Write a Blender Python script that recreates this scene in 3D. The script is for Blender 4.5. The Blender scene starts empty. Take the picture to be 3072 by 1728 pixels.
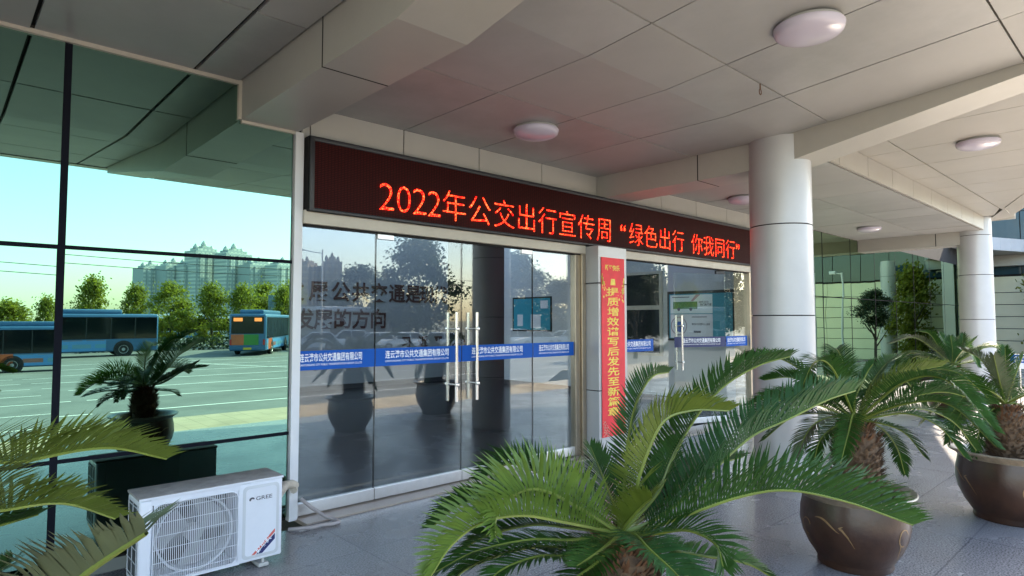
import bpy, bmesh, math, random, json
from mathutils import Vector, Matrix
R=math.radians
S=bpy.context.scene
COL=S.collection
# ---------------- camera, sky, sun, exposure ----------------
cam=bpy.data.objects.new('camera',bpy.data.cameras.new('camera')); COL.objects.link(cam)
cam.location=(0,0,1.7); cam.rotation_euler=(R(90+2.969),0,R(-42.828))
cam.data.sensor_width=36; cam.data.lens=21.917; cam.data.clip_start=0.05; cam.data.clip_end=3000
S.camera=cam
SUN_AZ=R(-5); SUN_EL=R(38)           # azimuth from +X towards +Y
W=bpy.data.worlds.new("World"); S.world=W; W.use_nodes=True
nt=W.node_tree; bg=nt.nodes['Background']; bg.inputs[1].default_value=0.15
sk=nt.nodes.new('ShaderNodeTexSky'); sk.sky_type='NISHITA'; sk.sun_disc=False
sk.sun_elevation=SUN_EL; sk.sun_rotation=R(90)-SUN_AZ; sk.air_density=1.2; sk.dust_density=1.5; sk.ozone_density=1.0
nt.links.new(sk.outputs[0],bg.inputs[0])
sun=bpy.data.objects.new('sun',bpy.data.lights.new('sun','SUN')); COL.objects.link(sun)
sun.data.energy=4.2; sun.data.angle=R(0.5); sun.data.color=(1,.86,.66)
sd=Vector((math.cos(SUN_AZ)*math.cos(SUN_EL),math.sin(SUN_AZ)*math.cos(SUN_EL),math.sin(SUN_EL)))
sun.rotation_euler=sd.to_track_quat('Z','Y').to_euler(); sun.location=(40,-20,40)
S.view_settings.view_transform='Standard'; S.view_settings.look='None'; S.view_settings.gamma=1
S.view_settings.exposure=2.65
S.render.engine='CYCLES'; cy=S.cycles
cy.use_denoising=True; cy.max_bounces=9; cy.diffuse_bounces=5; cy.glossy_bounces=5; cy.transmission_bounces=4
cy.transparent_max_bounces=12; cy.caustics_reflective=False; cy.caustics_refractive=False; cy.sample_clamp_indirect=8
rnd=random.Random(7)

# ---------------- materials ----------------
def mat(name,col,rough=.5,metal=0,var=.0,vs=3.0,bump=0,bs=60,spec=.5,translucent=0,vcol=None,emit=None):
    m=bpy.data.materials.new(name); m.use_nodes=True; n=m.node_tree; b=n.nodes['Principled BSDF']
    b.inputs['Base Color'].default_value=(*col,1); b.inputs['Roughness'].default_value=rough
    b.inputs['Metallic'].default_value=metal; b.inputs['Specular IOR Level'].default_value=spec
    tc=n.nodes.new('ShaderNodeTexCoord')
    if var or vcol:
        t=n.nodes.new('ShaderNodeTexNoise'); t.inputs['Scale'].default_value=vs; t.inputs['Detail'].default_value=6
        t.inputs['Roughness'].default_value=.65
        n.links.new(tc.outputs['Object'],t.inputs['Vector'])
        r=n.nodes.new('ShaderNodeValToRGB'); r.color_ramp.elements[0].position=.3; r.color_ramp.elements[1].position=.7
        c2=vcol or tuple(min(1,c*(1+var)) for c in col); c1=col if vcol else tuple(c*(1-var) for c in col)
        r.color_ramp.elements[0].color=(*c1,1); r.color_ramp.elements[1].color=(*c2,1)
        n.links.new(t.outputs['Fac'],r.inputs[0]); n.links.new(r.outputs[0],b.inputs['Base Color'])
    if bump:
        t=n.nodes.new('ShaderNodeTexNoise'); t.inputs['Scale'].default_value=bs; t.inputs['Detail'].default_value=3
        n.links.new(tc.outputs['Object'],t.inputs['Vector'])
        k=n.nodes.new('ShaderNodeBump'); k.inputs['Strength'].default_value=bump; k.inputs['Distance'].default_value=.01
        n.links.new(t.outputs['Fac'],k.inputs['Height']); n.links.new(k.outputs[0],b.inputs['Normal'])
    if translucent:
        tr=n.nodes.new('ShaderNodeBsdfTranslucent'); mx=n.nodes.new('ShaderNodeMixShader'); mx.inputs[0].default_value=translucent
        tr.inputs[0].default_value=(*[min(1,c*1.6) for c in col],1)
        out=n.nodes['Material Output']
        n.links.new(b.outputs[0],mx.inputs[1]); n.links.new(tr.outputs[0],mx.inputs[2]); n.links.new(mx.outputs[0],out.inputs[0])
    if emit:
        b.inputs['Emission Color'].default_value=(*emit[:3],1); b.inputs['Emission Strength'].default_value=emit[3]
    return m
def N(m,t): return m.node_tree.nodes.new(t)
def glass_mix(name,gcol,tcol,base,rough=0.0,wavy=0,ior=1.5):
    m=bpy.data.materials.new(name); m.use_nodes=True; n=m.node_tree; n.nodes.clear()
    o=N(m,'ShaderNodeOutputMaterial'); g=N(m,'ShaderNodeBsdfGlossy'); g.inputs['Color'].default_value=(*gcol,1); g.inputs['Roughness'].default_value=rough
    t=N(m,'ShaderNodeBsdfTransparent'); t.inputs[0].default_value=(*tcol,1)
    mx=N(m,'ShaderNodeMixShader'); lw=N(m,'ShaderNodeLayerWeight'); lw.inputs[0].default_value=.5; f=N(m,'ShaderNodeMath'); f.operation='POWER'; f.inputs[1].default_value=4; n.links.new(lw.outputs['Facing'],f.inputs[0])
    a=N(m,'ShaderNodeMath'); a.operation='MULTIPLY_ADD'; a.inputs[1].default_value=1-base; a.inputs[2].default_value=base
    a.use_clamp=True
    n.links.new(f.outputs[0],a.inputs[0]); n.links.new(a.outputs[0],mx.inputs[0])
    n.links.new(t.outputs[0],mx.inputs[1]); n.links.new(g.outputs[0],mx.inputs[2]); n.links.new(mx.outputs[0],o.inputs[0])
    if wavy:
        tc=N(m,'ShaderNodeTexCoord'); tx=N(m,'ShaderNodeTexNoise'); tx.inputs['Scale'].default_value=.9; tx.inputs['Detail'].default_value=1
        k=N(m,'ShaderNodeBump'); k.inputs['Strength'].default_value=wavy; k.inputs['Distance'].default_value=.05
        n.links.new(tc.outputs['Object'],tx.inputs['Vector']); n.links.new(tx.outputs['Fac'],k.inputs['Height']); n.links.new(k.outputs[0],g.inputs['Normal'])
    return m
def brickmat(name,c1,c2,cm,bw,bh,mortar,rough=.4,speck=0,axes='XY',offset=.0,spec=.5,rvar=0):
    m=mat(name,c1,rough,spec=spec); n=m.node_tree; b=n.nodes['Principled BSDF']
    tc=N(m,'ShaderNodeTexCoord'); br=N(m,'ShaderNodeTexBrick'); br.offset=offset; br.squash=1
    v=tc.outputs['Object']
    if axes!='XY':
        se=N(m,'ShaderNodeSeparateXYZ'); cb=N(m,'ShaderNodeCombineXYZ'); n.links.new(v,se.inputs[0])
        n.links.new(se.outputs[axes[0]],cb.inputs[0]); n.links.new(se.outputs[axes[1]],cb.inputs[1]); v=cb.outputs[0]
    n.links.new(v,br.inputs['Vector'])
    br.inputs['Scale'].default_value=1; br.inputs['Brick Width'].default_value=bw; br.inputs['Row Height'].default_value=bh
    br.inputs['Mortar Size'].default_value=mortar; br.inputs['Mortar Smooth'].default_value=.1
    br.inputs['Color1'].default_value=(*c1,1); br.inputs['Color2'].default_value=(*c2,1); br.inputs['Mortar'].default_value=(*cm,1)
    last=br.outputs['Color']
    def mul(tex_out,lo,hi):
        nonlocal last
        mr=N(m,'ShaderNodeMapRange'); mr.inputs['From Min'].default_value=.3; mr.inputs['From Max'].default_value=.7
        mr.inputs['To Min'].default_value=lo; mr.inputs['To Max'].default_value=hi
        n.links.new(tex_out,mr.inputs[0])
        mx=N(m,'ShaderNodeMix'); mx.data_type='RGBA'; mx.blend_type='MULTIPLY'; mx.inputs[0].default_value=1
        n.links.new(last,mx.inputs[6]); n.links.new(mr.outputs[0],mx.inputs[7]); last=mx.outputs[2]
        return mr
    if speck:
        t=N(m,'ShaderNodeTexNoise'); t.inputs['Scale'].default_value=85; t.inputs['Detail'].default_value=2
        n.links.new(tc.outputs['Object'],t.inputs['Vector']); mul(t.outputs['Fac'],1-speck,1+speck)
        t2=N(m,'ShaderNodeTexNoise'); t2.inputs['Scale'].default_value=1.3; t2.inputs['Detail'].default_value=7
        n.links.new(tc.outputs['Object'],t2.inputs['Vector']); mul(t2.outputs['Fac'],.82,1.12)
        if rvar:
            mr=N(m,'ShaderNodeMapRange'); mr.inputs['To Min'].default_value=rough-rvar; mr.inputs['To Max'].default_value=rough+rvar
            n.links.new(t2.outputs['Fac'],mr.inputs[0]); n.links.new(mr.outputs[0],b.inputs['Roughness'])
    n.links.new(last,b.inputs['Base Color'])
    return m
M={}
M['ceil']=mat('aluminium_panel',(.385,.385,.382),.42,0,.12,.9,spec=.45)
M['ceil2']=mat('aluminium_panel_upper',(.44,.42,.38),.42,0,.07,.8,spec=.45)
M['ceilb']=mat('aluminium_panel_b',(.36,.358,.355),.40,0,.13,1.6,spec=.45)
M['ceilc']=mat('aluminium_panel_c',(.395,.39,.382),.46,0,.08,.7,spec=.45)
M['gap']=mat('dark_gap',(.015,.013,.012),.9)
M['beam']=mat('beam_cladding',(.44,.42,.385),.4,0,.06,1.1,spec=.45)
M['column']=mat('column_cladding',(.48,.475,.49),.34,.15,.06,1.4)
M['cream']=mat('wall_cladding',(.52,.5,.46),.45,0,.04,1.5)
M['white']=mat('white_paint',(.72,.72,.74),.4,0,.03,3)
M['trim']=mat('beige_trim',(.55,.5,.42),.45,0,.06,6)
M['black']=mat('black_plastic',(.012,.012,.013),.45)
M['dark']=mat('dark_metal',(.03,.03,.035),.45)
M['mull']=mat('dark_silicone',(.009,.010,.016),.9,spec=.1)
M['steel']=mat('polished_steel',(.75,.72,.7),.18,1)
M['brush']=mat('brushed_steel',(.66,.64,.64),.34,1,.06,12)
M['bronze']=mat('champagne_metal',(.42,.35,.27),.3,.8,.08,4)
M['green']=glass_mix('green_mirror_glass',(.215,.38,.305),(.0,.02,.012),.85,wavy=.008)
M['green2']=glass_mix('green_mirror_glass_wavy',(.35,.46,.30),(.0,.02,.012),.88,wavy=.06)
M['glass']=glass_mix('clear_door_glass',(.92,.97,1),(.90,.93,.925),.07,wavy=.004)
M['glass2']=glass_mix('clear_side_glass',(.92,.97,1),(.91,.94,.93),.03)
M['blue']=mat('blue_film',(.003,.085,.42),.5,0,.04,6,spec=.2)
M['navy']=mat('navy_film',(.012,.02,.11),.4)
M['wtext']=mat('white_lettering',(.85,.87,.92),.5)
M['red']=mat('red_cloth',(.86,.04,.055),.6,0,.12,5,vcol=None)
M['gold']=mat('gold_lettering',(.98,.72,.10),.5,0,.15,30)
M['pink']=mat('pale_red_print',(.75,.28,.22),.6,0,.3,30)
M['darkred']=mat('dark_red_lettering',(.05,.010,.010),.5)
M['ac']=mat('ac_white_paint',(.70,.72,.78),.35,0,.03,5)
M['acgrey']=mat('ac_pale_grey_frame',(.56,.58,.61),.45)
M['acdust']=mat('dusty_top',(.34,.33,.32),.8,0,.22,14)
M['logo']=mat('dark_grey_print',(.07,.07,.09),.5)
M['fan']=mat('grey_fan',(.20,.21,.22),.4,0,.1,8)
M['hose']=mat('wrapped_beige_hose',(.56,.50,.42),.7,0,.15,25,bump=.5,bs=60)
M['drain']=mat('grey_drain_hose',(.40,.36,.36),.6,0,.1,12)
M['lamp']=mat('lamp_acrylic',(.60,.56,.68),.22,0,.02,3)
M['floor']=brickmat('granite_paving',(.208,.206,.218),(.236,.233,.243),(.13,.13,.145),1.2,.6,.006,.27,.62,offset=0,spec=.5,rvar=.11)
M['hallfloor']=brickmat('dark_granite',(.016,.018,.021),(.019,.021,.024),(.010,.010,.010),.8,.8,.004,.2,.3,offset=0,spec=.28)
M['thresh']=mat('tan_granite',(.36,.30,.25),.4,0,.16,90)
M['tan']=brickmat('tan_pavers',(.41,.335,.235),(.45,.365,.265),(.25,.2,.14),.3,.3,.006,.7,.2)
M['asphalt']=mat('worn_asphalt',(.145,.150,.145),.78,0,.24,.5,bump=.3,bs=120)
M['earth']=mat('dry_ground',(.13,.13,.09),.9,0,.25,.05)
M['line']=mat('white_road_paint',(.72,.72,.70),.6,0,.12,5)
M['pot']=mat('brown_glaze',(.046,.021,.012),.33,0,.4,5,bump=.15,bs=25,spec=.45)
M['potrim']=mat('pale_glaze_rim',(.24,.20,.15),.35,0,.35,16)
M['motif']=mat('tan_slip_motif',(.24,.14,.06),.5,0,.25,30)
M['soil']=mat('potting_soil',(.05,.035,.022),.95,0,.4,25,bump=.8,bs=50)
M['trunk']=mat('shaggy_trunk',(.055,.032,.02),.9,0,.5,22,vcol=(.17,.105,.06))
M['scale']=mat('rusty_crown_scales',(.13,.062,.03),.8,0,.4,20)
LEAF=[mat('cycad_leaf_dark',(.026,.072,.012),.5,0,.35,9,spec=.22,translucent=.15),
      mat('cycad_leaf_olive',(.095,.135,.018),.46,0,.25,6,translucent=.25),
      mat('cycad_leaf_fresh',(.125,.205,.032),.5,0,.28,9,translucent=.28),
      mat('cycad_leaf_teal',(.028,.085,.024),.48,0,.3,9,spec=.25,translucent=.15),
      mat('cycad_leaf_grey',(.085,.105,.055),.5,0,.3,6,translucent=.12)]
RACH=mat('leaf_rib',(.16,.20,.035),.4,0,.2,8)
M['bus']=mat('bus_blue_paint',(.045,.13,.25),.35,0,.12,.8)
M['busglass']=mat('bus_dark_glass',(.006,.009,.010),.06)
M['tyre']=mat('tyre_rubber',(.012,.012,.012),.8)
M['rim']=mat('grey_wheel_rim',(.35,.35,.36),.35,.6)
M['carwhite']=mat('white_car_paint',(.70,.70,.70),.2,0,.02,1)
M['carglass']=mat('car_glass',(.01,.012,.013),.05)
M['crown']=mat('tree_leaves',(.19,.205,.020),.6,0,.3,.5,translucent=.42)
M['crowndark']=mat('dark_tree_leaves',(.030,.052,.018),.55,0,.3,.5,translucent=.2)
M['bark']=mat('bark',(.07,.055,.04),.9,0,.3,6)
M['plate']=mat('yellow_plate',(.6,.4,.03),.5)
M['grey']=mat('pale_grey_paint',(.45,.45,.44),.5,0,.06,2)
M['wingwall']=mat('cream_metal_panel',(.78,.74,.52),.4,0,.06,.7)
M['wingglass']=mat('blue_tinted_glass',(.035,.075,.10),.06,0,.15,.3)
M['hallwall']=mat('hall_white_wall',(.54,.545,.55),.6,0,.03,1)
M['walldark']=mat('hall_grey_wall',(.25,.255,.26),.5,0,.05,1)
M['board']=mat('teal_board',(.04,.30,.40),.4,0,.08,2)
M['paper']=mat('poster_paper',(.76,.84,.84),.5,0,.03,4)
M['paper2']=mat('poster_paper_grey',(.74,.74,.78),.5,0,.03,4)
M['pgreen']=mat('printed_green',(.04,.18,.06),.6,0,.5,40,vcol=(.16,.36,.13))
M['pink2']=mat('printed_pink',(.48,.30,.36),.6)
M['ring']=mat('printed_ring',(.32,.23,.27),.6)
def led_mat():
    m=bpy.data.materials.new('lit_red_leds'); m.use_nodes=True; n=m.node_tree; n.nodes.clear()
    o=N(m,'ShaderNodeOutputMaterial'); e=N(m,'ShaderNodeEmission'); tc=N(m,'ShaderNodeTexCoord')
    t=N(m,'ShaderNodeTexNoise'); t.inputs['Scale'].default_value=55; t.inputs['Detail'].default_value=1
    n.links.new(tc.outputs['Object'],t.inputs['Vector'])
    r=N(m,'ShaderNodeValToRGB'); r.color_ramp.elements[0].position=.42; r.color_ramp.elements[1].position=.62
    r.color_ramp.elements[0].color=(1,.005,.004,1); r.color_ramp.elements[1].color=(1,.075,.02,1)
    n.links.new(t.outputs['Fac'],r.inputs[0]); n.links.new(r.outputs[0],e.inputs[0])
    t2=N(m,'ShaderNodeTexNoise'); t2.inputs['Scale'].default_value=75; t2.inputs['Detail'].default_value=0; n.links.new(tc.outputs['Object'],t2.inputs['Vector'])
    mr=N(m,'ShaderNodeMapRange'); mr.inputs['From Min'].default_value=.38; mr.inputs['From Max'].default_value=.62; mr.inputs['To Min'].default_value=.25; mr.inputs['To Max'].default_value=1.55
    n.links.new(t2.outputs['Fac'],mr.inputs[0]); n.links.new(mr.outputs[0],e.inputs[1])
    n.links.new(e.outputs[0],o.inputs[0]); return m
M['led']=led_mat()
def grid_mat(name,c1,cm,pitch,gap,axes,rough):
    m=brickmat(name,c1,c1,cm,pitch,pitch,gap,rough,0,axes); return m
M['ledpanel']=brickmat('led_matrix_face',(.060,.008,.008),(.070,.010,.009),(.020,.005,.005),.032,.016,.005,.6,0,'XZ',spec=.08)

# ---------------- mesh builder ----------------
class MB:
    def __init__(s): s.v=[]; s.f=[]; s.m=[]
    def add(s,vs,fs,mi=0):
        o=len(s.v); s.v+= [tuple(v) for v in vs]
        for f in fs: s.f.append([i+o for i in f]); s.m.append(mi)
        return s
    def quad(s,a,b,c,d,mi=0): return s.add([a,b,c,d],[(0,1,2,3)],mi)
    def poly(s,pts,mi=0): return s.add(pts,[list(range(len(pts)))],mi)
    def box(s,x0,x1,y0,y1,z0,z1,mi=0):
        return s.add([(x0,y0,z0),(x1,y0,z0),(x1,y1,z0),(x0,y1,z0),(x0,y0,z1),(x1,y0,z1),(x1,y1,z1),(x0,y1,z1)],
            [(0,3,2,1),(4,5,6,7),(0,1,5,4),(1,2,6,5),(2,3,7,6),(3,0,4,7)],mi)
    def bbox(s,x0,x1,y0,y1,z0,z1,r=.01,mi=0,seg=2):
        bm=bmesh.new(); bmesh.ops.create_cube(bm,size=1)
        for v in bm.verts: v.co=Vector((x0+(v.co.x+.5)*(x1-x0),y0+(v.co.y+.5)*(y1-y0),z0+(v.co.z+.5)*(z1-z0)))
        bmesh.ops.bevel(bm,geom=bm.edges[:],offset=r,segments=seg,affect='EDGES',profile=.5)
        bm.verts.index_update(); s.add([v.co[:] for v in bm.verts],[[v.index for v in f.verts] for f in bm.faces],mi); bm.free(); return s
    def tube(s,pts,r,n=8,mi=0,cap=True):
        pts=[Vector(p) for p in pts]; rs=r if isinstance(r,(list,tuple)) else [r]*len(pts); o=len(s.v); ref=None
        for i,p in enumerate(pts):
            t=(pts[min(i+1,len(pts)-1)]-pts[max(i-1,0)]).normalized()
            if ref is None: ref=Vector((0,0,1)) if abs(t.z)<.9 else Vector((1,0,0))
            a=t.cross(ref).normalized(); b=a.cross(t).normalized(); ref=b
            for k in range(n):
                an=2*math.pi*k/n; s.v.append(tuple(p+(a*math.cos(an)+b*math.sin(an))*rs[i]))
        for i in range(len(pts)-1):
            for k in range(n):
                s.f.append([o+i*n+k,o+i*n+(k+1)%n,o+(i+1)*n+(k+1)%n,o+(i+1)*n+k]); s.m.append(mi)
        if cap:
            s.f.append([o+k for k in range(n)][::-1]); s.m.append(mi); q=o+(len(pts)-1)*n
            s.f.append([q+k for k in range(n)]); s.m.append(mi)
        return s
    def lathe(s,prof,n=40,c=(0,0,0),mi=0,mis=None):
        o=len(s.v)
        for r,z in prof:
            for k in range(n):
                a=2*math.pi*k/n; s.v.append((c[0]+r*math.cos(a),c[1]+r*math.sin(a),c[2]+z))
        for i in range(len(prof)-1):
            for k in range(n):
                s.f.append([o+i*n+k,o+i*n+(k+1)%n,o+(i+1)*n+(k+1)%n,o+(i+1)*n+k]); s.m.append(mis[i] if mis else mi)
        return s
    def prism(s,pts2,y0,y1,mi=0,plane='XZ'):
        n=len(pts2)
        if plane=='XZ': f=lambda p,y:(p[0],y,p[1])
        elif plane=='XY': f=lambda p,y:(p[0],p[1],y)
        else: f=lambda p,y:(y,p[0],p[1])
        return s.add([f(p,y0) for p in pts2]+[f(p,y1) for p in pts2],
            [list(range(n)),list(range(n,2*n))[::-1]]+[[i,i+n,(i+1)%n+n,(i+1)%n] for i in range(n)],mi)
    def build(s,name,mats,parent=None,smooth=0,recalc=True,link=True):
        if not isinstance(mats,(list,tuple)): mats=[mats]
        off=Vector((0,0,0)); p=parent
        while p is not None: off+=p.location; p=p.parent
        me=bpy.data.meshes.new(name); me.from_pydata([(a-off.x,b-off.y,c-off.z) for a,b,c in s.v],[],s.f)
        for m in mats: me.materials.append(m)
        me.polygons.foreach_set('material_index',s.m)
        if recalc:
            bm=bmesh.new(); bm.from_mesh(me); bmesh.ops.recalc_face_normals(bm,faces=bm.faces); bm.to_mesh(me); bm.free()
        if smooth:
            me.polygons.foreach_set('use_smooth',[True]*len(me.polygons))
            try: me.set_sharp_from_angle(angle=R(smooth))
            except Exception: pass
        me.update()
        ob=bpy.data.objects.new(name,me); COL.objects.link(ob)
        if parent is not None: ob.parent=parent
        return ob
def tag(o,label=None,cat=None,group=None,kind=None):
    if label: o['label']=label
    if cat: o['category']=cat
    if group: o['group']=group
    if kind: o['kind']=kind
    return o
def thing(name,loc,label,cat,group=None):
    o=bpy.data.objects.new(name,None); COL.objects.link(o); o.location=loc; o.empty_display_size=.2
    return tag(o,label,cat,group)
def copy_tree(o,parent=None):
    c=o.copy(); COL.objects.link(c)
    if parent is not None: c.parent=parent
    for ch in list(o.children): copy_tree(ch,c)
    return c
# lettering: CJK and Latin glyphs of Blender's built-in font turned into meshes
_g={}
def glyph(body,weight=0.0):
    k=(body,weight)
    if k in _g: return _g[k]
    cu=bpy.data.curves.new('g','FONT'); cu.body=body; cu.size=1; cu.resolution_u=3; cu.offset=weight
    o=bpy.data.objects.new('g',cu); COL.objects.link(o)
    me=bpy.data.meshes.new_from_object(o.evaluated_get(bpy.context.evaluated_depsgraph_get()))
    vs=[v.co.copy() for v in me.vertices]; fs=[list(p.vertices) for p in me.polygons]
    bpy.data.objects.remove(o); bpy.data.curves.remove(cu); bpy.data.meshes.remove(me)
    _g[k]=(vs,fs); return _g[k]
def put_text(mb,body,O,U,V,w,h,weight=0.0,mi=0):
    """glyph outline fitted to a w x h rectangle whose lower left corner is O"""
    vs,fs=glyph(body,weight); xs=[v.x for v in vs]; ys=[v.y for v in vs]
    x0,x1,y0,y1=min(xs),max(xs),min(ys),max(ys); O=Vector(O);U=Vector(U);V=Vector(V)
    mb.add([O+U*((v.x-x0)/(x1-x0)*w)+V*((v.y-y0)/(y1-y0)*h) for v in vs],fs,mi)
def put_char(mb,ch,Cn,U,V,size,weight=0.0,sx=1,mi=0):
    vs,fs=glyph(ch,weight); xs=[v.x for v in vs]; cx=(min(xs)+max(xs))/2; Cn=Vector(Cn);U=Vector(U);V=Vector(V)
    mb.add([Cn+U*((v.x-cx)*size*sx)+V*((v.y-.38)*size) for v in vs],fs,mi)
X_,Y_,Z_=Vector((1,0,0)),Vector((0,1,0)),Vector((0,0,1))
# ---------------- ground ----------------
FY=5.25   # facade plane
def sheet(name,pts,z,m): return tag(MB().poly([(x,y,z) for x,y in pts]).build(name,m),kind='structure')
sheet('ground',[(-900,-1400),(1400,-1400),(1400,400),(-900,400)],-.83,M['earth'])
b=MB().quad((-14,-.1,0),(29.9,-.1,0),(29.9,5.02,0),(-14,5.02,0)); tag(b.build('terrace',M['floor']),kind='structure')
b=MB().quad((-14,-1.6,0),(60,-1.6,0),(60,-.1,0),(-14,-.1,0)); b.quad((-14,-4.5,-.80),(60,-4.5,-.80),(60,-1.6,0),(-14,-1.6,0),1)
b.quad((16,-4.2,-.012),(60,-4.2,-.012),(60,-1.6,-.002),(16,-1.6,-.002),0); b.quad((16,-5.4,-.79),(60,-5.4,-.79),(60,-4.2,-.012),(16,-4.2,-.012),0)  # unseen tan forecourt added to bounce warm sunlight onto the right ceiling
tag(b.build('pavement',[M['tan'],M['asphalt']],recalc=False),kind='structure')
sheet('parking_lot',[(-60,-95),(110,-95),(110,-4.5),(-60,-4.5)],-.80,M['asphalt'])
b=MB()
for y in (-9.5,-13.0,-16.6,-20.2,-24.0,-28.0,-32.0):
    for x0,x1 in ((-16,3.2),(3.6,30)): 
        c=.09; b.quad((x0,y+.03*x0-.06,-.795),(x1,y+.03*x1-.06,-.795),(x1,y+.03*x1+.06,-.795),(x0,y+.03*x0+.06,-.795))
pp=[(30,-12.6),(22,-15.5),(15,-20),(12,-27),(10,-34)]
for (ax,ay),(bx,by) in zip(pp,pp[1:]): b.quad((ax-.07,ay,-.791),(bx-.07,by,-.791),(bx+.09,by,-.791),(ax+.09,ay,-.791))
tag(b.build('parking_lines',M['line']),kind='structure')
b=MB().box(2.33,10.72,5.02,5.4,-.02,.012); tag(b.build('door_threshold',M['thresh']),'tan granite threshold strip under the glass doors','threshold')
# ---------------- canopy ----------------
ZC=3.6
can=thing('canopy',(0,2.85,ZC),'beige metal panelled canopy ceiling with deep cantilever beams over the entrance','canopy')
def slope(y): return ZC+(0 if y>=2.85 else (2.85-y)*.0903)
g=.007
def panels(xs,ys,zf,name,m,gx=g,gy=g,shift=0):
    b=MB()
    for i in range(len(xs)-1):
        for j in range(len(ys)-1):
            x0,x1,y0,y1=xs[i]+gx,xs[i+1]-gx,ys[j]+gy,ys[j+1]-gy
            dz=rnd.uniform(-.0015,.0015); mi=rnd.randrange(3); t1,t2=rnd.uniform(-.003,.003),rnd.uniform(-.003,.003)
            cuts=[y0]+([2.85] if y0<2.85<y1 else [])+[y1]
            for a,c in zip(cuts,cuts[1:]):
                b.add([(x0,a,zf(a)+dz),(x1,a,zf(a)+dz+t1),(x1,c,zf(c)+dz+t1),(x0,c,zf(c)+dz),(x0,a,zf(a)+.03),(x1,a,zf(a)+.03),(x1,c,zf(c)+.03),(x0,c,zf(c)+.03)],
                   [(0,3,2,1),(0,1,5,4),(1,2,6,5),(2,3,7,6),(3,0,4,7)],mi)
    return b.build(name,[m,M['ceilb'],M['ceilc']],can)
panels([2.29,2.41,3.39,4.37,5.36,6.40],[-.25,.80,2.31,3.83,5.25],slope,'ceiling_panels',M['ceil'])
panels([-5.7,-4.68,-3.66,-2.64,-1.62,-.60,.42,1.44,1.80],[-.25,.80,2.31,3.97,5.25],lambda y:slope(y)+.07,'ceiling_panels',M['ceil'],gx=.014,gy=.008)
bx=[6.88,8.05]+[8.05+1.02*k for k in range(1,8)]+[16.1]
panels(bx,[2.85,3.85,5.25],lambda y:ZC,'ceiling_panels',M['ceil'],gx=.006,gy=.008)
def edge(x):
    P=[(-9,-.25),(6.9,-.25),(8.5,.15),(10,.55),(12,1.2),(13.84,1.86),(16.6,2.78),(17,2.83)]
    for (a,c),(d,e) in zip(P,P[1:]):
        if a<=x<=d: return c+(e-c)*(x-a)/(d-a)
    return 2.83
ZU=3.88
b=MB()
for x0,x1 in zip(bx,bx[1:]):
    for ya,yb in ((-9,.9),(.9,2.38),(2.38,2.85)):
        l0,l1=max(ya,edge(x0)),max(ya,edge(x1))
        if l0>=yb-.02 and l1>=yb-.02: continue
        q=[(x0+.006,min(l0,yb-.02)+.008),(x1-.006,min(l1,yb-.02)+.008),(x1-.006,yb-.008),(x0+.006,yb-.008)]
        b.add([(x,y,ZU) for x,y in q]+[(x,y,ZU+.03) for x,y in q],[(0,3,2,1),(0,1,5,4),(1,2,6,5),(2,3,7,6),(3,0,4,7)])
b.build('upper_ceiling_panels',M['ceil2'],can)
b=MB()
for x0,x1 in zip(bx,bx[1:]): b.box(x0+.006,x1-.006,2.80,2.83,ZC,ZU-.004)
b.build('ceiling_step',M['beam'],can)
# dark void above the joints, roof slab
b=MB()
b.poly([(2.3,2.85,ZC+.034),(6.9,2.85,ZC+.034),(6.9,5.25,ZC+.034),(2.3,5.25,ZC+.034)])
b.poly([(2.3,-.24,ZC+.034+.28),(6.9,-.24,ZC+.034+.28),(6.9,2.85,ZC+.034),(2.3,2.85,ZC+.034)])
b.poly([(-5.7,-.24,ZC+.104+.28),(1.81,-.24,ZC+.104+.28),(1.81,2.85,ZC+.104),(-5.7,2.85,ZC+.104)])
b.poly([(-5.7,2.85,ZC+.104),(1.81,2.85,ZC+.104),(1.81,5.25,ZC+.104),(-5.7,5.25,ZC+.104)])
b.poly([(6.9,2.83,ZC+.034),(16.6,2.83,ZC+.034),(16.6,5.25,ZC+.034),(6.9,5.25,ZC+.034)])
b.poly([(6.9,2.84,ZU+.034),(16.6,2.84,ZU+.034)]+[(x,edge(x)+.02,ZU+.034) for x in (16.6,13.84,12,10,8.5,6.9)])
b.quad((-6,5.272,3.5),(2.3,5.272,3.5),(2.3,5.272,4.4),(-6,5.272,4.4)); b.quad((2.3,5.34,3.55),(30,5.34,3.55),(30,5.34,4.4),(2.3,5.34,4.4)); b.build('ceiling_void',M['gap'],can,recalc=False)  # upright sheets added behind the wall top to stop light leaking in
# fascia rim along the outer edge, and the roof that keeps the sun off
xs=[-9,-4,0,3,6.9,8.5,10,12,13.84,16.6,17]
b=MB()
for x0,x1 in zip(xs,xs[1:]):
    e0,e1=edge(x0),edge(x1); zt=lambda x:3.95 if x<6.9 else 3.9
    z0,z1=(3.94,3.94) if x1<=6.9 else (3.885,3.885)
    b.quad((x0,e0-.015,z0),(x1,e1-.015,z1),(x1,e1-.42,z1+.05),(x0,e0-.42,z0+.05))
    b.quad((x0,e0-.42,z0+.05),(x1,e1-.42,z1+.05),(x1,e1-.46,z1+.40),(x0,e0-.46,z0+.40))
    b.quad((x0,e0-.46,z0+.40),(x1,e1-.46,z1+.40),(x1,5.2,z1+.42),(x0,5.2,z0+.42))
b.quad((-9,5.2,3.94),(-9,5.2,4.36),(-9,-.71,4.34),(-9,-.67,3.99)); b.quad((17,5.2,3.88),(17,2.4,3.88),(17,2.37,4.29),(17,5.2,4.31))
b.build('fascia',M['ceil2'],can)
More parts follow.
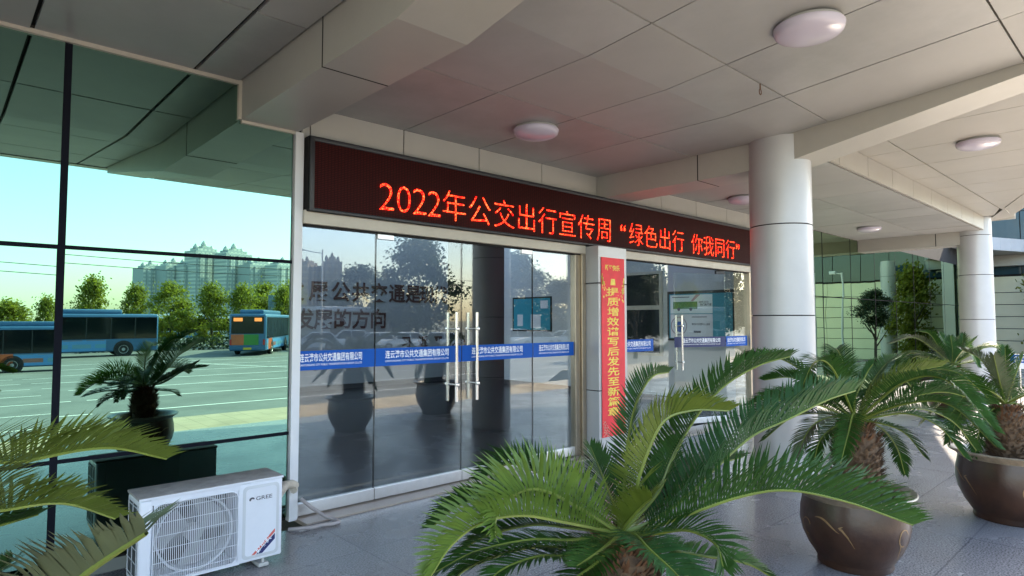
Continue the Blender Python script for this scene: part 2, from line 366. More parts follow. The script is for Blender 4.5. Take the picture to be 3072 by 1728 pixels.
def beam(x0,x1,top):
    b=MB(); ys=[5.25,2.87]; zb=3.35 if x0<2 else 3.31
    prof=[(5.248,top),(5.248,zb),(2.87,zb),(.45,3.76),(-.2,3.86),(-.2,top+.3),(2.85,top)]
    b.prism(prof,x0,x1,0,'YZ'); o=b.build('beam',M['beam'],can)
    j=MB()     # joint in the cladding
    for y in (3.76,):
        j.box(x0-.002,x0,y-.006,y+.006,zb,top); j.box(x0-.002,x1+.002,y-.006,y+.006,zb-.002,zb)
    j.build('beam_joint',M['gap'],can)
beam(1.80,2.29,3.70); beam(6.405,6.885,3.63); beam(-2.75,-2.27,3.70)
b=MB().box(16.1,16.58,2.85,5.248,3.32,3.63); b.build('beam',M['beam'],can)
j=MB().box(16.097,16.1,3.66,3.675,3.32,3.6); j.build('beam_joint',M['gap'],can)
# ---------------- columns ----------------
def column(x,y,zt,label,rings):
    t=thing('column',(x,y,0),label,'column','round cladded columns carrying the canopy')
    b=MB(); zz=[0]+rings+[zt]
    for a,c in zip(zz,zz[1:]): b.lathe([(.30,a+.004),(.31,a+.007),(.31,c-.007),(.30,c-.004)],64,(x,y,0))
    b.build('shaft',M['column'],t,smooth=40)
    b=MB()
    for z in rings: b.lathe([(.302,z-.012),(.302,z+.012)],48,(x,y,0))
    b.build('joint_ring',M['gap'],t,smooth=40)
    return t
column(6.60,2.90,3.62,'big round grey clad column nearest the red banner pillar',[.81,1.75,2.69])
column(16.33,3.02,3.9,'farther round clad column at the right behind the dark cycad',[.8,1.72,2.66,3.5])
column(-2.51,2.9,3.69,'round clad column at the left end of the canopy',[.81,1.75,2.69])
# ---------------- ceiling lamps ----------------
def lamp(x,y,z,r,label):
    t=thing('ceiling_lamp',(x,y,z),label,'ceiling lamp','round ceiling lamps under the canopy')
    MB().lathe([(.001,0),(r*.93,0),(r*.93,-.028),(.001,-.028)],48,(x,y,z)).build('base',M['grey'],t,smooth=30)
    pr=[(r,-.022),(r*1.0,-.034),(r*.97,-.052)]+[(r*.97*math.cos(a),-.052-.055*math.sin(a)) for a in [i*math.pi/2/9 for i in range(1,9)]]+[(.001,-.107)]
    MB().lathe(pr,56,(x,y,z)).build('diffuser',M['lamp'],t,smooth=40)
lamp(4.31,4.30,3.6,.225,'round lilac white ceiling lamp above the red letter sign')
lamp(4.28,1.66,slope(1.66)-.002,.225,'largest round ceiling lamp, nearest the camera at upper right')
lamp(9.22,1.63,3.878,.225,'round ceiling lamp at the far right on the upper ceiling')
lamp(13.95,4.32,3.6,.225,'small looking far ceiling lamp beside the round column')
lamp(9.12,4.58,3.6,.225,'ceiling lamp half hidden behind the near round column')
# rusty hook
t=MB(); t.tube([(4.93,2.31,3.648),(4.93,2.31,3.60)],.006,6); t.tube([(4.93+.018*math.cos(a),2.31,3.58+.025*math.sin(a)) for a in [i*math.pi/5 for i in range(11)]],.004,5)
tag(t.build('wire_hook',M['scale']),'small rusty wire loop hanging from the ceiling joint','hook')
# ---------------- left green curtain wall ----------------
cw=thing('curtain_wall',(-.5,FY,0),'green mirror glass wall with dark joints left of the doors','glass wall')
xb=[-5.93,-4.29,-2.65,-1.01,.63,2.265]; zb=[0.02,.738,2.206,3.655]
for i in range(5):
    for k in range(3):
        b=MB(); x0,x1,z0,z1=xb[i]+.012,xb[i+1]-.012,zb[k]+.012,zb[k+1]-.012
        tl=rnd.uniform(-.0025,.0025) if i!=4 else 0; tz=rnd.uniform(-.002,.002) if i!=4 else 0
        b.box(x0,x1,FY,FY+.012,z0,z1)
        if (i,k)==(3,1): b.v=[(px,py+(pz-z0)*.009,pz) for px,py,pz in b.v]
        o=b.build('glass_pane',M['green'],cw)
b=MB().box(-5.93,2.265,FY+.032,FY+.06,0,3.66); b.build('backing',M['gap'],cw)
b=MB()
for x in xb[1:-1]: b.box(x-.022,x+.022,FY-.006,FY+.015,0.0,3.655)
for z in zb[1:-1]: b.box(xb[0],2.268,FY-.004,FY+.015,z-.014,z+.014)
b.build('mullion',M['mull'],cw)
b=MB(); b.box(-5.9,1.79,FY-.03,FY+.01,3.640,3.672); b.box(1.775,1.805,FY-.034,FY+.01,3.352,3.675); b.box(1.806,2.262,FY-.03,FY+.01,3.325,3.352)
b.build('edge_trim',M['trim'],cw)
b=MB().box(2.262,2.335,FY-.04,FY+.3,0,3.345); tag(b.build('corner_post',M['white']),'white vertical post between green glass and clear doors','post')
# ---------------- wall above the doors ----------------
lw=thing('lintel_wall',(6,FY,2.66),'beige panel wall strip above the doors behind the sign','wall')
b=MB(); js=[2.336,2.41,3.39,4.37,5.36,6.40,7.9,8.88,9.86,10.62,10.72]
for x0,x1 in zip(js,js[1:]): b.box(x0+.006,x1-.006,FY,FY+.03,2.68,3.60)
b.build('cladding',M['cream'],lw); MB().box(2.34,10.72,FY+.032,FY+.1,2.545,3.62).build('cavity',M['gap'],lw)
b=MB().bbox(2.336,6.09,FY-.07,FY+.03,2.545,2.665,.006); b.build('door_header',M['trim'],lw)
b=MB().bbox(6.69,10.72,FY-.07,FY+.03,2.545,2.665,.006); b.build('door_header',M['trim'],lw)
b=MB().box(2.336,6.09,FY-.03,FY+.02,2.528,2.545); b.box(6.69,10.72,FY-.03,FY+.02,2.53,2.545); b.build('header_gasket',M['gap'],lw)
# ---------------- LED sign ----------------
sg=thing('led_sign',(6.4,5.13,2.65),'long dark LED sign with glowing red Chinese text above the doors','sign')
x0,x1,z0,z1=2.355,10.58,2.652,3.315; yf=5.125
MB().box(x0,x1,yf+.012,FY-.004,z0,z1).build('cabinet',M['black'],sg)
b=MB(); r=.045
b.bbox(x0,x1,yf-.006,yf+.05,z1-r,z1,.012); b.bbox(x0,x1,yf-.006,yf+.05,z0,z0+.028,.008)
b.bbox(x0,x0+r,yf-.008,yf+.05,z0+.002,z1-.002,.012); b.bbox(x1-r,x1,yf-.008,yf+.05,z0+.002,z1-.002,.012)
b.build('frame',M['dark'],sg,smooth=30)
MB().box(x0+.04,x1-.04,yf+.0085,yf+.0115,z0+.02,z1-.04).build('matrix_face',M['ledpanel'],sg)
b=MB(); yl=yf-.006
for ch,c in zip('2022',(3.125,3.315,3.50,3.68)): put_text(b,ch,(c-.08,yl,2.745),X_,Z_,.155,.255,-.018)
for ch,c in zip('年公交出行宣传周',(3.93,4.275,4.63,4.975,5.325,5.675,6.03,6.38)): put_char(b,ch,(c,yl,2.885),X_,Z_,.345,-.014)
put_char(b,'“',(6.79,yl,2.885),X_,Z_,.33,.006)
for ch,c in zip('绿色出行',(7.09,7.44,7.79,8.14)): put_char(b,ch,(c,yl,2.885),X_,Z_,.345,-.014)
for ch,c in zip('你我同行',(8.67,9.02,9.37,9.72)): put_char(b,ch,(c,yl,2.885),X_,Z_,.345,-.014)
put_char(b,'”',(9.97,yl,2.885),X_,Z_,.33,.006)
b.build('lettering',M['led'],sg,recalc=False)
# ---------------- entrance doors ----------------
ZT=2.535
ZHn='连云港市公共交通集团有限公司'; EN='LIANYUNGANG CITY PUBLIC TRANSPORTATION GROUP CO.,LTD'
def strip(t,x0,x1,tx0,tx1,m=None,y=FY-.002,only=None):
    MB().box(x0,x1,y-.001,y+.001,1.262,1.432).build('film_strip',m or M['blue'],t)
    b=MB(); put_text(b,only or ZHn,(tx0,y-.0025,1.332),X_,Z_,tx1-tx0,.078,.016); put_text(b,EN,(tx0,y-.0025,1.296),X_,Z_,tx1-tx0,.021,.008)
    b.build('lettering',M['wtext'],t,recalc=False)
def handle(t,x,zlo=.855,zhi=1.785,ys=(-.075,.075)):
    for s in ys:
        b=MB(); b.tube([(x,FY+s,zlo),(x,FY+s,zhi)],.0165,16)
        for z in (1.03,1.61):
            b.tube([(x,FY,z),(x,FY+s,z)],.011,10); b.lathe([(.001,-.02),(.02,-.012),(.023,0),(.02,.012),(.001,.02)],14,(x,FY+s*1.22,z))
        b.build('pull_handle',M['steel'],t,smooth=40)
def pane_thing(name,label,cat,x0,x1,door=False,tx=None,group=None,rail=True):
    t=thing(name,((x0+x1)/2,FY,.012),label,cat,group)
    MB().box(x0+.004,x1-.004,FY,FY+.012,.10 if rail else .012,ZT-.004).build('glass_pane',M['glass'],t)
    MB().box(x0-.004,x0+.0035,FY-.001,FY+.014,.10 if rail else .012,ZT-.004).build('edge_seal',M['gap'],t)
    if rail: MB().bbox(x0+.003,x1-.003,FY-.018,FY+.03,.022,.128,.004).build('bottom_rail',M['brush'],t)
    if tx: strip(t,x0+.006,x1-.006,*tx)
    return t
G='glass panes and doors of the main entrance'
pane_thing('glass_panel','fixed clear glass panel beside the white corner post','glass panel',2.336,3.09,tx=(2.345,2.95),group=G)
d=pane_thing('glass_door','left leaf of the closed glass double door with steel pull handle','door',3.09,4.135,tx=(3.20,3.96),group=G); handle(d,4.01)
MB().bbox(3.10,3.28,FY-.014,FY+.026,ZT-.055,ZT,.004).build('patch_fitting',M['brush'],d)
d=pane_thing('glass_door','right leaf of the closed glass double door with steel pull handle','door',4.135,5.20,tx=(4.27,5.03),group=G); handle(d,4.285)
MB().bbox(5.01,5.19,FY-.014,FY+.026,ZT-.055,ZT,.004).build('patch_fitting',M['brush'],d)
pane_thing('glass_panel','fixed clear glass panel left of the banner pillar','glass panel',5.20,5.93,tx=(5.30,5.83),group=G)
b=MB(); b.bbox(5.93,6.02,FY-.03,FY+.06,0.012,2.545,.005); b.bbox(6.025,6.10,FY-.06,FY+.06,.012,2.545,.005)
tag(b.build('door_jamb',M['bronze']),'champagne metal door jamb touching the left of the banner pillar','jamb')
# banner pillar
pl=thing('pillar',(6.39,5.1,0),'square pale grey pillar behind the red vertical banner','pillar')
b=MB()
for a,c in ((0,.82),(.82,2.17),(2.17,2.648)): b.bbox(6.105,6.685,4.99,FY+.15,a+.005,c-.005,.006)
b.build('cladding',M['column'],pl); MB().box(6.115,6.675,5.0,FY+.1,0,2.64).build('joint_core',M['gap'],pl)
bn=thing('banner',(6.38,4.985,.25),'red vertical banner with gold Chinese characters on the pillar','banner')
b=MB(); b.box(6.15,6.62,4.978,4.984,.24,2.50); b.build('cloth',M['red'],bn)
b=MB(); zt,zl=2.065,.545
for i,ch in enumerate('提质增效谱写后发先至新篇章'): 
    z=zt-(zt-zl)*i/12; put_char(b,ch,(6.375,4.9755,z),X_,Z_,.118,.012,2.15)
put_text(b,'新年快乐',(6.22,4.9755,2.335),X_,Z_,.30,.075,.02)
b.build('lettering',M['gold'],bn,recalc=False)
b=MB()
for k in range(70):       # blossom sprays printed at the upper corners, lantern in the middle
    s=-1 if k%2 else 1; u=rnd.random(); x=6.385+s*(.225-.10*u*rnd.random()); z=2.26-.22*u+rnd.uniform(-.05,.05)-(.06 if s>0 else 0)
    a=rnd.uniform(.006,.016); an=rnd.random()*3
    b.poly([(x+a*math.cos(an+i*1.571),4.9765,z+a*1.3*math.sin(an+i*1.571)) for i in range(4)])
b.quad((6.33,4.9765,2.15),(6.43,4.9765,2.15),(6.42,4.9765,2.23),(6.34,4.9765,2.23)); b.build('printed_blossom',M['gold'],bn,recalc=False)
b=MB()
for k in range(120):
    s=-1 if k%2 else 1; u=rnd.random(); x=6.385+s*(.215-.12*u); z=.25+.22*rnd.random()*(1-u*.5)
    a=rnd.uniform(.005,.014); an=rnd.random()*3; x=min(6.6,max(6.165,x))
    b.poly([(x+a*math.cos(an+i*1.571),4.9765,z+a*math.sin(an+i*1.571)) for i in range(4)])
b.build('printed_waves',M['pink'],bn,recalc=False)
# second bay
G2='glass panes and doors of the second bay'
t=thing('glass_panel',(7.2,FY,.012),'fixed clear glass panel right of the banner pillar','glass panel',G2)
MB().box(6.69,8.05,FY,FY+.012,.012,ZT-.004).build('glass_pane',M['glass2'],t); strip(t,6.69,7.65,6.80,7.58,only='云港市公共交通集团有限公司')
t=thing('glass_door',(9.75,FY,.012),'glass door leaf standing ajar inward with navy film strip','door',G2)
def pl2(ob): ob.rotation_euler=(0,0,R(-21))
t.rotation_euler=(0,0,0)
o_=FY; 
MB().box(8.70,9.745,FY,FY+.012,.03,ZT-.06).build('glass_pane',M['glass2'],t); strip(t,8.70,9.745,8.86,9.63,M['navy'])
MB().bbox(8.70,9.745,FY-.015,FY+.027,.03,.12,.004).build('bottom_rail',M['brush'],t); handle(t,8.80,.9,1.78)
MB().bbox(9.56,9.745,FY-.014,FY+.026,ZT-.06,ZT-.002,.004).build('patch_fitting',M['dark'],t)
t.rotation_euler=(0,0,R(-20))
t=thing('glass_panel',(10.1,FY,.012),'fixed clear glass panel beside the round column','glass panel',G2)
MB().box(9.755,10.52,FY,FY+.012,.012,ZT-.004).build('glass_pane',M['glass2'],t); strip(t,9.76,10.5,9.80,10.42)
b=MB().bbox(10.525,10.62,FY-.05,FY+.06,.012,2.545,.005); b.bbox(10.63,10.715,FY-.03,FY+.3,0.0,2.66,.005)
tag(b.build('door_jamb',M['bronze']),'champagne metal door jamb behind the near round column','jamb')
# ---------------- hall behind the doors ----------------
tag(MB().quad((2.0,5.4,.004),(15.5,5.4,.004),(15.5,14.4,.004),(2.0,14.4,.004)).build('hall_floor',M['hallfloor']),kind='structure')
hw=thing('hall_wall',(8,14.3,0),'grey back wall of the hall carrying dark red characters','wall')
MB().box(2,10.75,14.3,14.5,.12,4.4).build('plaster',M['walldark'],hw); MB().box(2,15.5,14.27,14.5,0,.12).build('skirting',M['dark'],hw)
b=MB()
for ch,x in zip('发展公共交通是现代',(6.22,6.85,7.43,7.98,8.52,9.06,9.57,10.02,10.47)): put_char(b,ch,(x,14.285,2.42),X_,Z_,.52,.022)
for ch,x in zip('发展的方向',(6.48,6.98,7.49,7.99,8.5)): put_char(b,ch,(x,14.285,1.74),X_,Z_,.52,.022)
for ch,x in zip('习近平',(9.36,9.9,10.42)): put_char(b,ch,(x,14.285,1.12),X_,Z_,.32,.03)
b.build('wall_lettering',M['darkred'],hw,recalc=False)
t=MB().box(1.9,2.1,5.4,14.3,0,.7).box(1.9,2.1,5.4,14.3,3.0,4.4); [t.box(1.9,2.1,y,y+.2,.7,3.0) for y in (5.4,8.3,11.2,14.1)]; tag(t.build('hall_side_wall',M['hallwall']),'unseen hall wall on the left with openings added for daylight','wall')  # unglazed openings are added out of view to let daylight into the hall
sw=thing('hall_side_wall',(11.35,8,0),'white hall wall with the framed teal notice board','wall')
b=MB(); b.box(11.30,11.5,5.5,7.5,.12,4.4); b.box(11.30,11.5,7.5,9.0,.12,.95); b.box(11.30,11.5,7.5,9.0,2.75,4.4); b.box(11.30,11.5,9.0,12.5,.12,4.4); b.box(11.30,11.5,12.5,14.6,4.2,4.4); b.build('plaster',M['hallwall'],sw)
b=MB(); b.box(11.285,11.5,5.5,12.5,0,.12); b.build('skirting',M['dark'],sw)
b=MB(); b.box(11.27,11.48,7.50,7.57,.95,2.75); b.box(11.27,11.48,8.93,9.0,.95,2.75); b.box(11.275,11.48,7.57,8.93,1.93,2.02); b.box(11.275,11.48,7.57,8.93,2.69,2.75); b.box(11.26,11.48,7.57,8.93,.95,1.0); b.build('window_frame',M['trim'],sw); MB().box(11.40,11.41,7.55,8.95,.97,2.72).build('window_pane',M['busglass'],sw)
MB().box(11.9,11.95,7.0,15.5,0,4.5).box(10.6,12,15,15.1,0,4.5).box(10.76,12,14.3,15.05,4.4,4.5).build('dark_recess',M['gap'],sw)  # near-black sheets; the unlit corridor's darkness is put into their colour
tag(MB().box(2,9,5.4,10.6,4.4,4.5).box(9,11.6,5.4,6.4,4.4,4.5).box(9,11.6,8.4,10.6,4.4,4.5).build('hall_ceiling',M['hallwall']),'pale ceiling of the hall with gaps added for skylight','ceiling')  # gaps in this ceiling are added so skylight brightens the hall walls
# notice board
nb=thing('notice_board',(11.29,6.6,1.3),'dark framed teal notice board with two pinned posters','notice board')
MB().box(11.285,11.298,5.86,7.38,1.28,2.30).build('frame',M['black'],nb); MB().box(11.278,11.284,5.92,7.33,1.33,2.24).build('board_face',M['board'],nb)
U=Vector((0,-1,0))
def ly(y,z,d=0): return (11.277-d,y,z)
b=MB().box(11.272,11.277,6.34,7.30,1.84,2.22); po=b.build('poster',M['paper'],nb)
b=MB()
b.quad((11.2705,7.23,1.93),(11.2705,6.67,1.93),(11.2705,6.67,2.08),(11.2705,7.23,2.08)); b.build('printed_bus',M['pgreen'],po,recalc=False)
b=MB()
for y in (7.10,6.82): b.add([(11.2695,y-.035*math.cos(a),1.925+.035*math.sin(a)) for a in [i*math.pi/8 for i in range(16)]],[list(range(16))])
put_text(b,'绿色公交 ',(11.2695,6.64,2.045),U,Z_,.22,.045,.01); put_text(b,'我们的承诺',(11.2695,6.61,1.99),U,Z_,.25,.05,.02)
b.quad((11.2695,7.25,2.165),(11.2695,6.85,2.165),(11.2695,6.85,2.18),(11.2695,7.25,2.18)); b.build('printed_text',M['logo'],po,recalc=False)
b=MB().add([(11.2705,6.82,2.09),(11.2705,6.76,2.09),(11.2705,6.60,2.22),(11.2705,6.70,2.22)],[(0,1,2,3)]); b.build('printed_arm',M['pink2'],po,recalc=False)
po=MB().box(11.272,11.277,6.34,7.30,1.34,1.825).build('poster',M['paper2'],nb)
b=MB()
c=[(7.10+.19*math.cos(a),1.585+.19*math.sin(a)) for a in [i*math.pi/14 for i in range(28)]]; c2=[(7.10+.172*math.cos(a),1.585+.172*math.sin(a)) for a in [i*math.pi/14 for i in range(28)]]
for i in range(28):
    k=(i+1)%28; b.quad((11.2705,*c[i]),(11.2705,*c[k]),(11.2705,*c2[k]),(11.2705,*c2[i]))
b.build('printed_ring',M['ring'],po,recalc=False)
b=MB(); b.poly([(11.2707,7.16,1.47),(11.2707,7.0,1.45),(11.2707,6.97,1.60),(11.2707,7.02,1.67),(11.2707,7.12,1.68),(11.2707,7.17,1.58)]); b.build('printed_seat',M['blue'],po,recalc=False)
b=MB(); put_text(b,'尊老爱幼文明乘车人人有责',(11.2695,6.80,1.60),U,Z_,.40,.045,.02); b.quad((11.2695,6.80,1.76),(11.2695,6.46,1.76),(11.2695,6.46,1.775),(11.2695,6.80,1.775))
b.quad((11.2695,6.76,1.45),(11.2695,6.60,1.45),(11.2695,6.60,1.49),(11.2695,6.76,1.49)); b.build('printed_text',M['logo'],po,recalc=False)
nb=thing('notice_board',(11.29,11.4,1.4),'teal board with pale papers deep inside the hall','notice board')
MB().box(11.285,11.298,10.72,12.15,1.42,2.30).build('frame',M['black'],nb); MB().box(11.278,11.284,10.77,12.10,1.46,2.26).build('board_face',M['board'],nb)
b=MB(); b.box(11.272,11.277,11.75,11.95,1.55,1.85); b.box(11.272,11.277,11.1,11.45,1.5,1.85); b.box(11.272,11.277,10.85,11.1,2.0,2.2); b.build('paper_sheet',M['paper2'],nb)
t=MB().bbox(9.72,11.2,5.50,5.86,.006,.20,.01); tag(t.build('plinth',M['hallfloor']),'low dark polished stone plinth inside the second glass bay','plinth')
# ---------------- air conditioner ----------------
ac=thing('air_conditioner',(1.415,4.55,0),'white outdoor air conditioner unit standing before the green glass','air conditioner')
x0,x1,yf,yb,z0,z1=.965,1.86,4.40,4.70,.055,.605
b=MB()  # casing with an open grille window
gx0,gx1,gz0,gz1=1.045,1.555,.075,.55
b.bbox(x0,gx0,yf,yb,z0,z1-.018,.018,0,3); b.bbox(gx1,x1,yf,yb,z0,z1-.018,.012)
b.box(gx0-.015,gx1+.015,yf+.001,yf+.03,z0,gz0); b.box(gx0-.015,gx1+.015,yf+.001,yf+.03,gz1,z1-.02)
b.box(gx0-.01,gx1+.01,yb-.02,yb-.002,z0+.01,z1-.02); b.box(gx0-.01,gx1+.01,yf+.02,yb-.01,z0,z0+.02)
b.build('casing',M['ac'],ac,smooth=35)
MB().bbox(x0-.004,x1+.004,yf-.006,yb+.004,z1-.018,z1,.006).build('top_cover',M['acdust'],ac,smooth=35)
MB().box(x0-.002,x1+.002,yf-.007,yf-.0061,z1-.017,z1-.003).build('cover_lip',M['ac'],ac)
b=MB(); n=44
def ingr(x,z):   # rounded window corners
    r=.05
    for cx,cz,sx,sz in ((gx0+r,gz0+r,-1,-1),(gx1-r,gz0+r,1,-1),(gx0+r,gz1-r,-1,1),(gx1-r,gz1-r,1,1)):
        if (x-cx)*sx>0 and (z-cz)*sz>0 and (x-cx)**2+(z-cz)**2>r*r: return False
    return True
def cornz(x):
    r=.05
    d=max(0,gx0+r-x,x-(gx1-r)); return r-math.sqrt(max(0,r*r-d*d))
for i in range(n):
    x=gx0+.010+(gx1-gx0-.02)*i/(n-1); c=cornz(x)
    b.tube([(x,yf-.004,gz0+c),(x,yf-.004,gz1-c)],.0024,5,cap=False)
for k in range(6):
    z=gz0+.035+(gz1-gz0-.07)*k/5; b.tube([(gx0+.003,yf-.0005,z),(gx1-.003,yf-.0005,z)],.0022,5,cap=False)
ring=[]
for cx,cz,a0 in ((gx1-.05,gz1-.05,0),(gx0+.05,gz1-.05,90),(gx0+.05,gz0+.05,180),(gx1-.05,gz0+.05,270)):
    for k in range(7): a=R(a0+15*k); ring.append((cx+.05*math.cos(a),yf-.003,cz+.05*math.sin(a)))
ring.append(ring[0]); b.tube(ring,.004,6,cap=False)
b.build('grille',M['ac'],ac,smooth=60)
b=MB()  # corner fillers behind the rounded window
for cx,cz,a0,kx,kz in ((gx1-.05,gz1-.05,0,gx1,gz1),(gx0+.05,gz1-.05,90,gx0,gz1),(gx0+.05,gz0+.05,180,gx0,gz0),(gx1-.05,gz0+.05,270,gx1,gz0)):
    b.poly([(kx,yf+.002,kz)]+[(cx+.05*math.cos(R(a0+15*k)),yf+.002,cz+.05*math.sin(R(a0+15*k))) for k in range(7)])
b.build('window_corner',M['ac'],ac,recalc=False)
fc=(1.30,yf+.09,.315)
b=MB(); b.lathe([(.001,-.045),(.05,-.045),(.055,-.03),(.055,.03)],24)
for k in range(3):
    a0=k*2*math.pi/3+.5; V=[]; F=[]
    for i in range(9):
        t=i/8; r0,r1=.05,.205; 
        for j in range(7):
            u=j/6; a=a0+(t-.5)*1.35*(.7+.5*u)+.35*u; r=r0+(r1-r0)*u
            V.append((r*math.cos(a),r*math.sin(a),(t-.5)*.06))
    F=[(i*7+j,i*7+j+1,(i+1)*7+j+1,(i+1)*7+j) for i in range(8) for j in range(6)]; b.add(V,F)
b.v=[(fc[0]+p[0],fc[1]+p[2],fc[2]+p[1]) for p in b.v]; b.build('fan',M['fan'],ac,smooth=50)
b=MB(); b.lathe([(.235,-.06),(.222,-.05),(.222,.06)],40); b.v=[(fc[0]+p[0],fc[1]+p[2],fc[2]+p[1]) for p in b.v]; b.build('fan_shroud',M['acgrey'],ac,smooth=50)
MB().box(gx0,gx1,yb-.06,yb-.03,gz0,gz1).build('coil',M['gap'],ac)
b=MB(); r=.03
def rrect(a,c,d,e,r,y): 
    o=[]
    for cx,cz,a0 in ((c-r,e-r,0),(a+r,e-r,90),(a+r,d+r,180),(c-r,d+r,270)):
        for k in range(6): an=R(a0+18*k); o.append((cx+r*math.cos(an),y,cz+r*math.sin(an)))
    return o
o1=rrect(1.585,1.835,.075,.565,.03,yf-.0015); o2=rrect(1.605,1.815,.095,.545,.022,yf-.0045)
for i in range(24): k=(i+1)%24; b.quad(o1[i],o1[k],o2[k],o2[i])
b.build('panel_border',M['acgrey'],ac,recalc=False)
b=MB().poly(o2); b.build('front_panel',M['ac'],ac,recalc=False)
b=MB(); put_text(b,'GREE',(1.672,yf-.0055,.462),X_,Z_,.112,.026,.012)
V=[]
for i in range(13): a=R(20+i*15); V.append((1.645+.019*math.cos(a),yf-.0055,.472+.016*math.sin(a)))
for i in range(13)[::-1]: a=R(20+i*15); V.append((1.648+.010*math.cos(a),yf-.0055,.466+.010*math.sin(a)))
b.poly(V); b.build('badge_lettering',M['logo'],ac,recalc=False)
b=MB(); b.quad((1.648,yf-.0055,.097),(1.672,yf-.0055,.097),(1.808,yf-.0055,.222),(1.808,yf-.0055,.246)); b.build('red_stripe',mat('orange_red_print',(.62,.12,.10),.5),ac,recalc=False)
b=MB(); b.quad((1.680,yf-.0055,.097),(1.722,yf-.0055,.097),(1.808,yf-.0055,.175),(1.808,yf-.0055,.214)); b.build('dark_stripe',M['navy'],ac,recalc=False)
b=MB(); D=Vector((.74,0,.67)).normalized(); Q=Vector((-.67,0,.74)).normalized()
put_text(b,'好变频',(1.695,yf-.0062,.098),D,Q,.125,.038,.02); b.build('stripe_lettering',M['wtext'],ac,recalc=False)
b=MB()
for k in range(3): b.tube([(x0-.003,yf+.03+.11*k,z0+.04),(x0-.003,yf+.03+.11*k,z1-.05)],.003,5)
for k in range(6): b.tube([(x0-.003,yf+.02,z0+.06+.085*k),(x0-.003,yb-.03,z0+.06+.085*k)],.003,5)
b.build('side_grille',M['acgrey'],ac); MB().box(x0-.0015,x0-.001,yf+.02,yb-.03,z0+.04,z1-.05).build('side_opening',M['dark'],ac)
for x in (1.08,1.73):
    b=MB(); b.bbox(x-.035,x+.035,yf-.015,yb+.01,.006,.03,.004); b.tube([(x,yf+.005,.006),(x,yf+.005,.06)],.009,8); b.build('foot',M['grey'],ac)
b=MB(); b.tube([(1.86,4.62,.30),(1.93,4.74,.305),(2.06,4.95,.325),(2.18,5.12,.335),(2.26,5.16,.325),(2.30,5.19,.30)],[.040,.040,.038,.038,.036,.036],12); b.tube([(2.288,5.172,.275),(2.27,5.15,.275)],.03,8)
tag(b.build('wrapped_pipe',M['hose'],smooth=50),'thick cloth wrapped pipe from the air conditioner to the white post','pipe')
b=MB(); b.tube([(2.345,5.17,.185),(2.40,5.10,.12),(2.49,5.0,.045),(2.545,4.94,.02),(2.55,4.88,.017),(2.49,4.865,.017),(2.40,4.90,.017),(2.31,4.90,.017),(2.22,4.93,.02),(2.16,4.98,.017)],.0155,10)
tag(b.build('drain_hose',M['drain'],smooth=50),'thin grey drain hose looping on the floor by the post','hose')
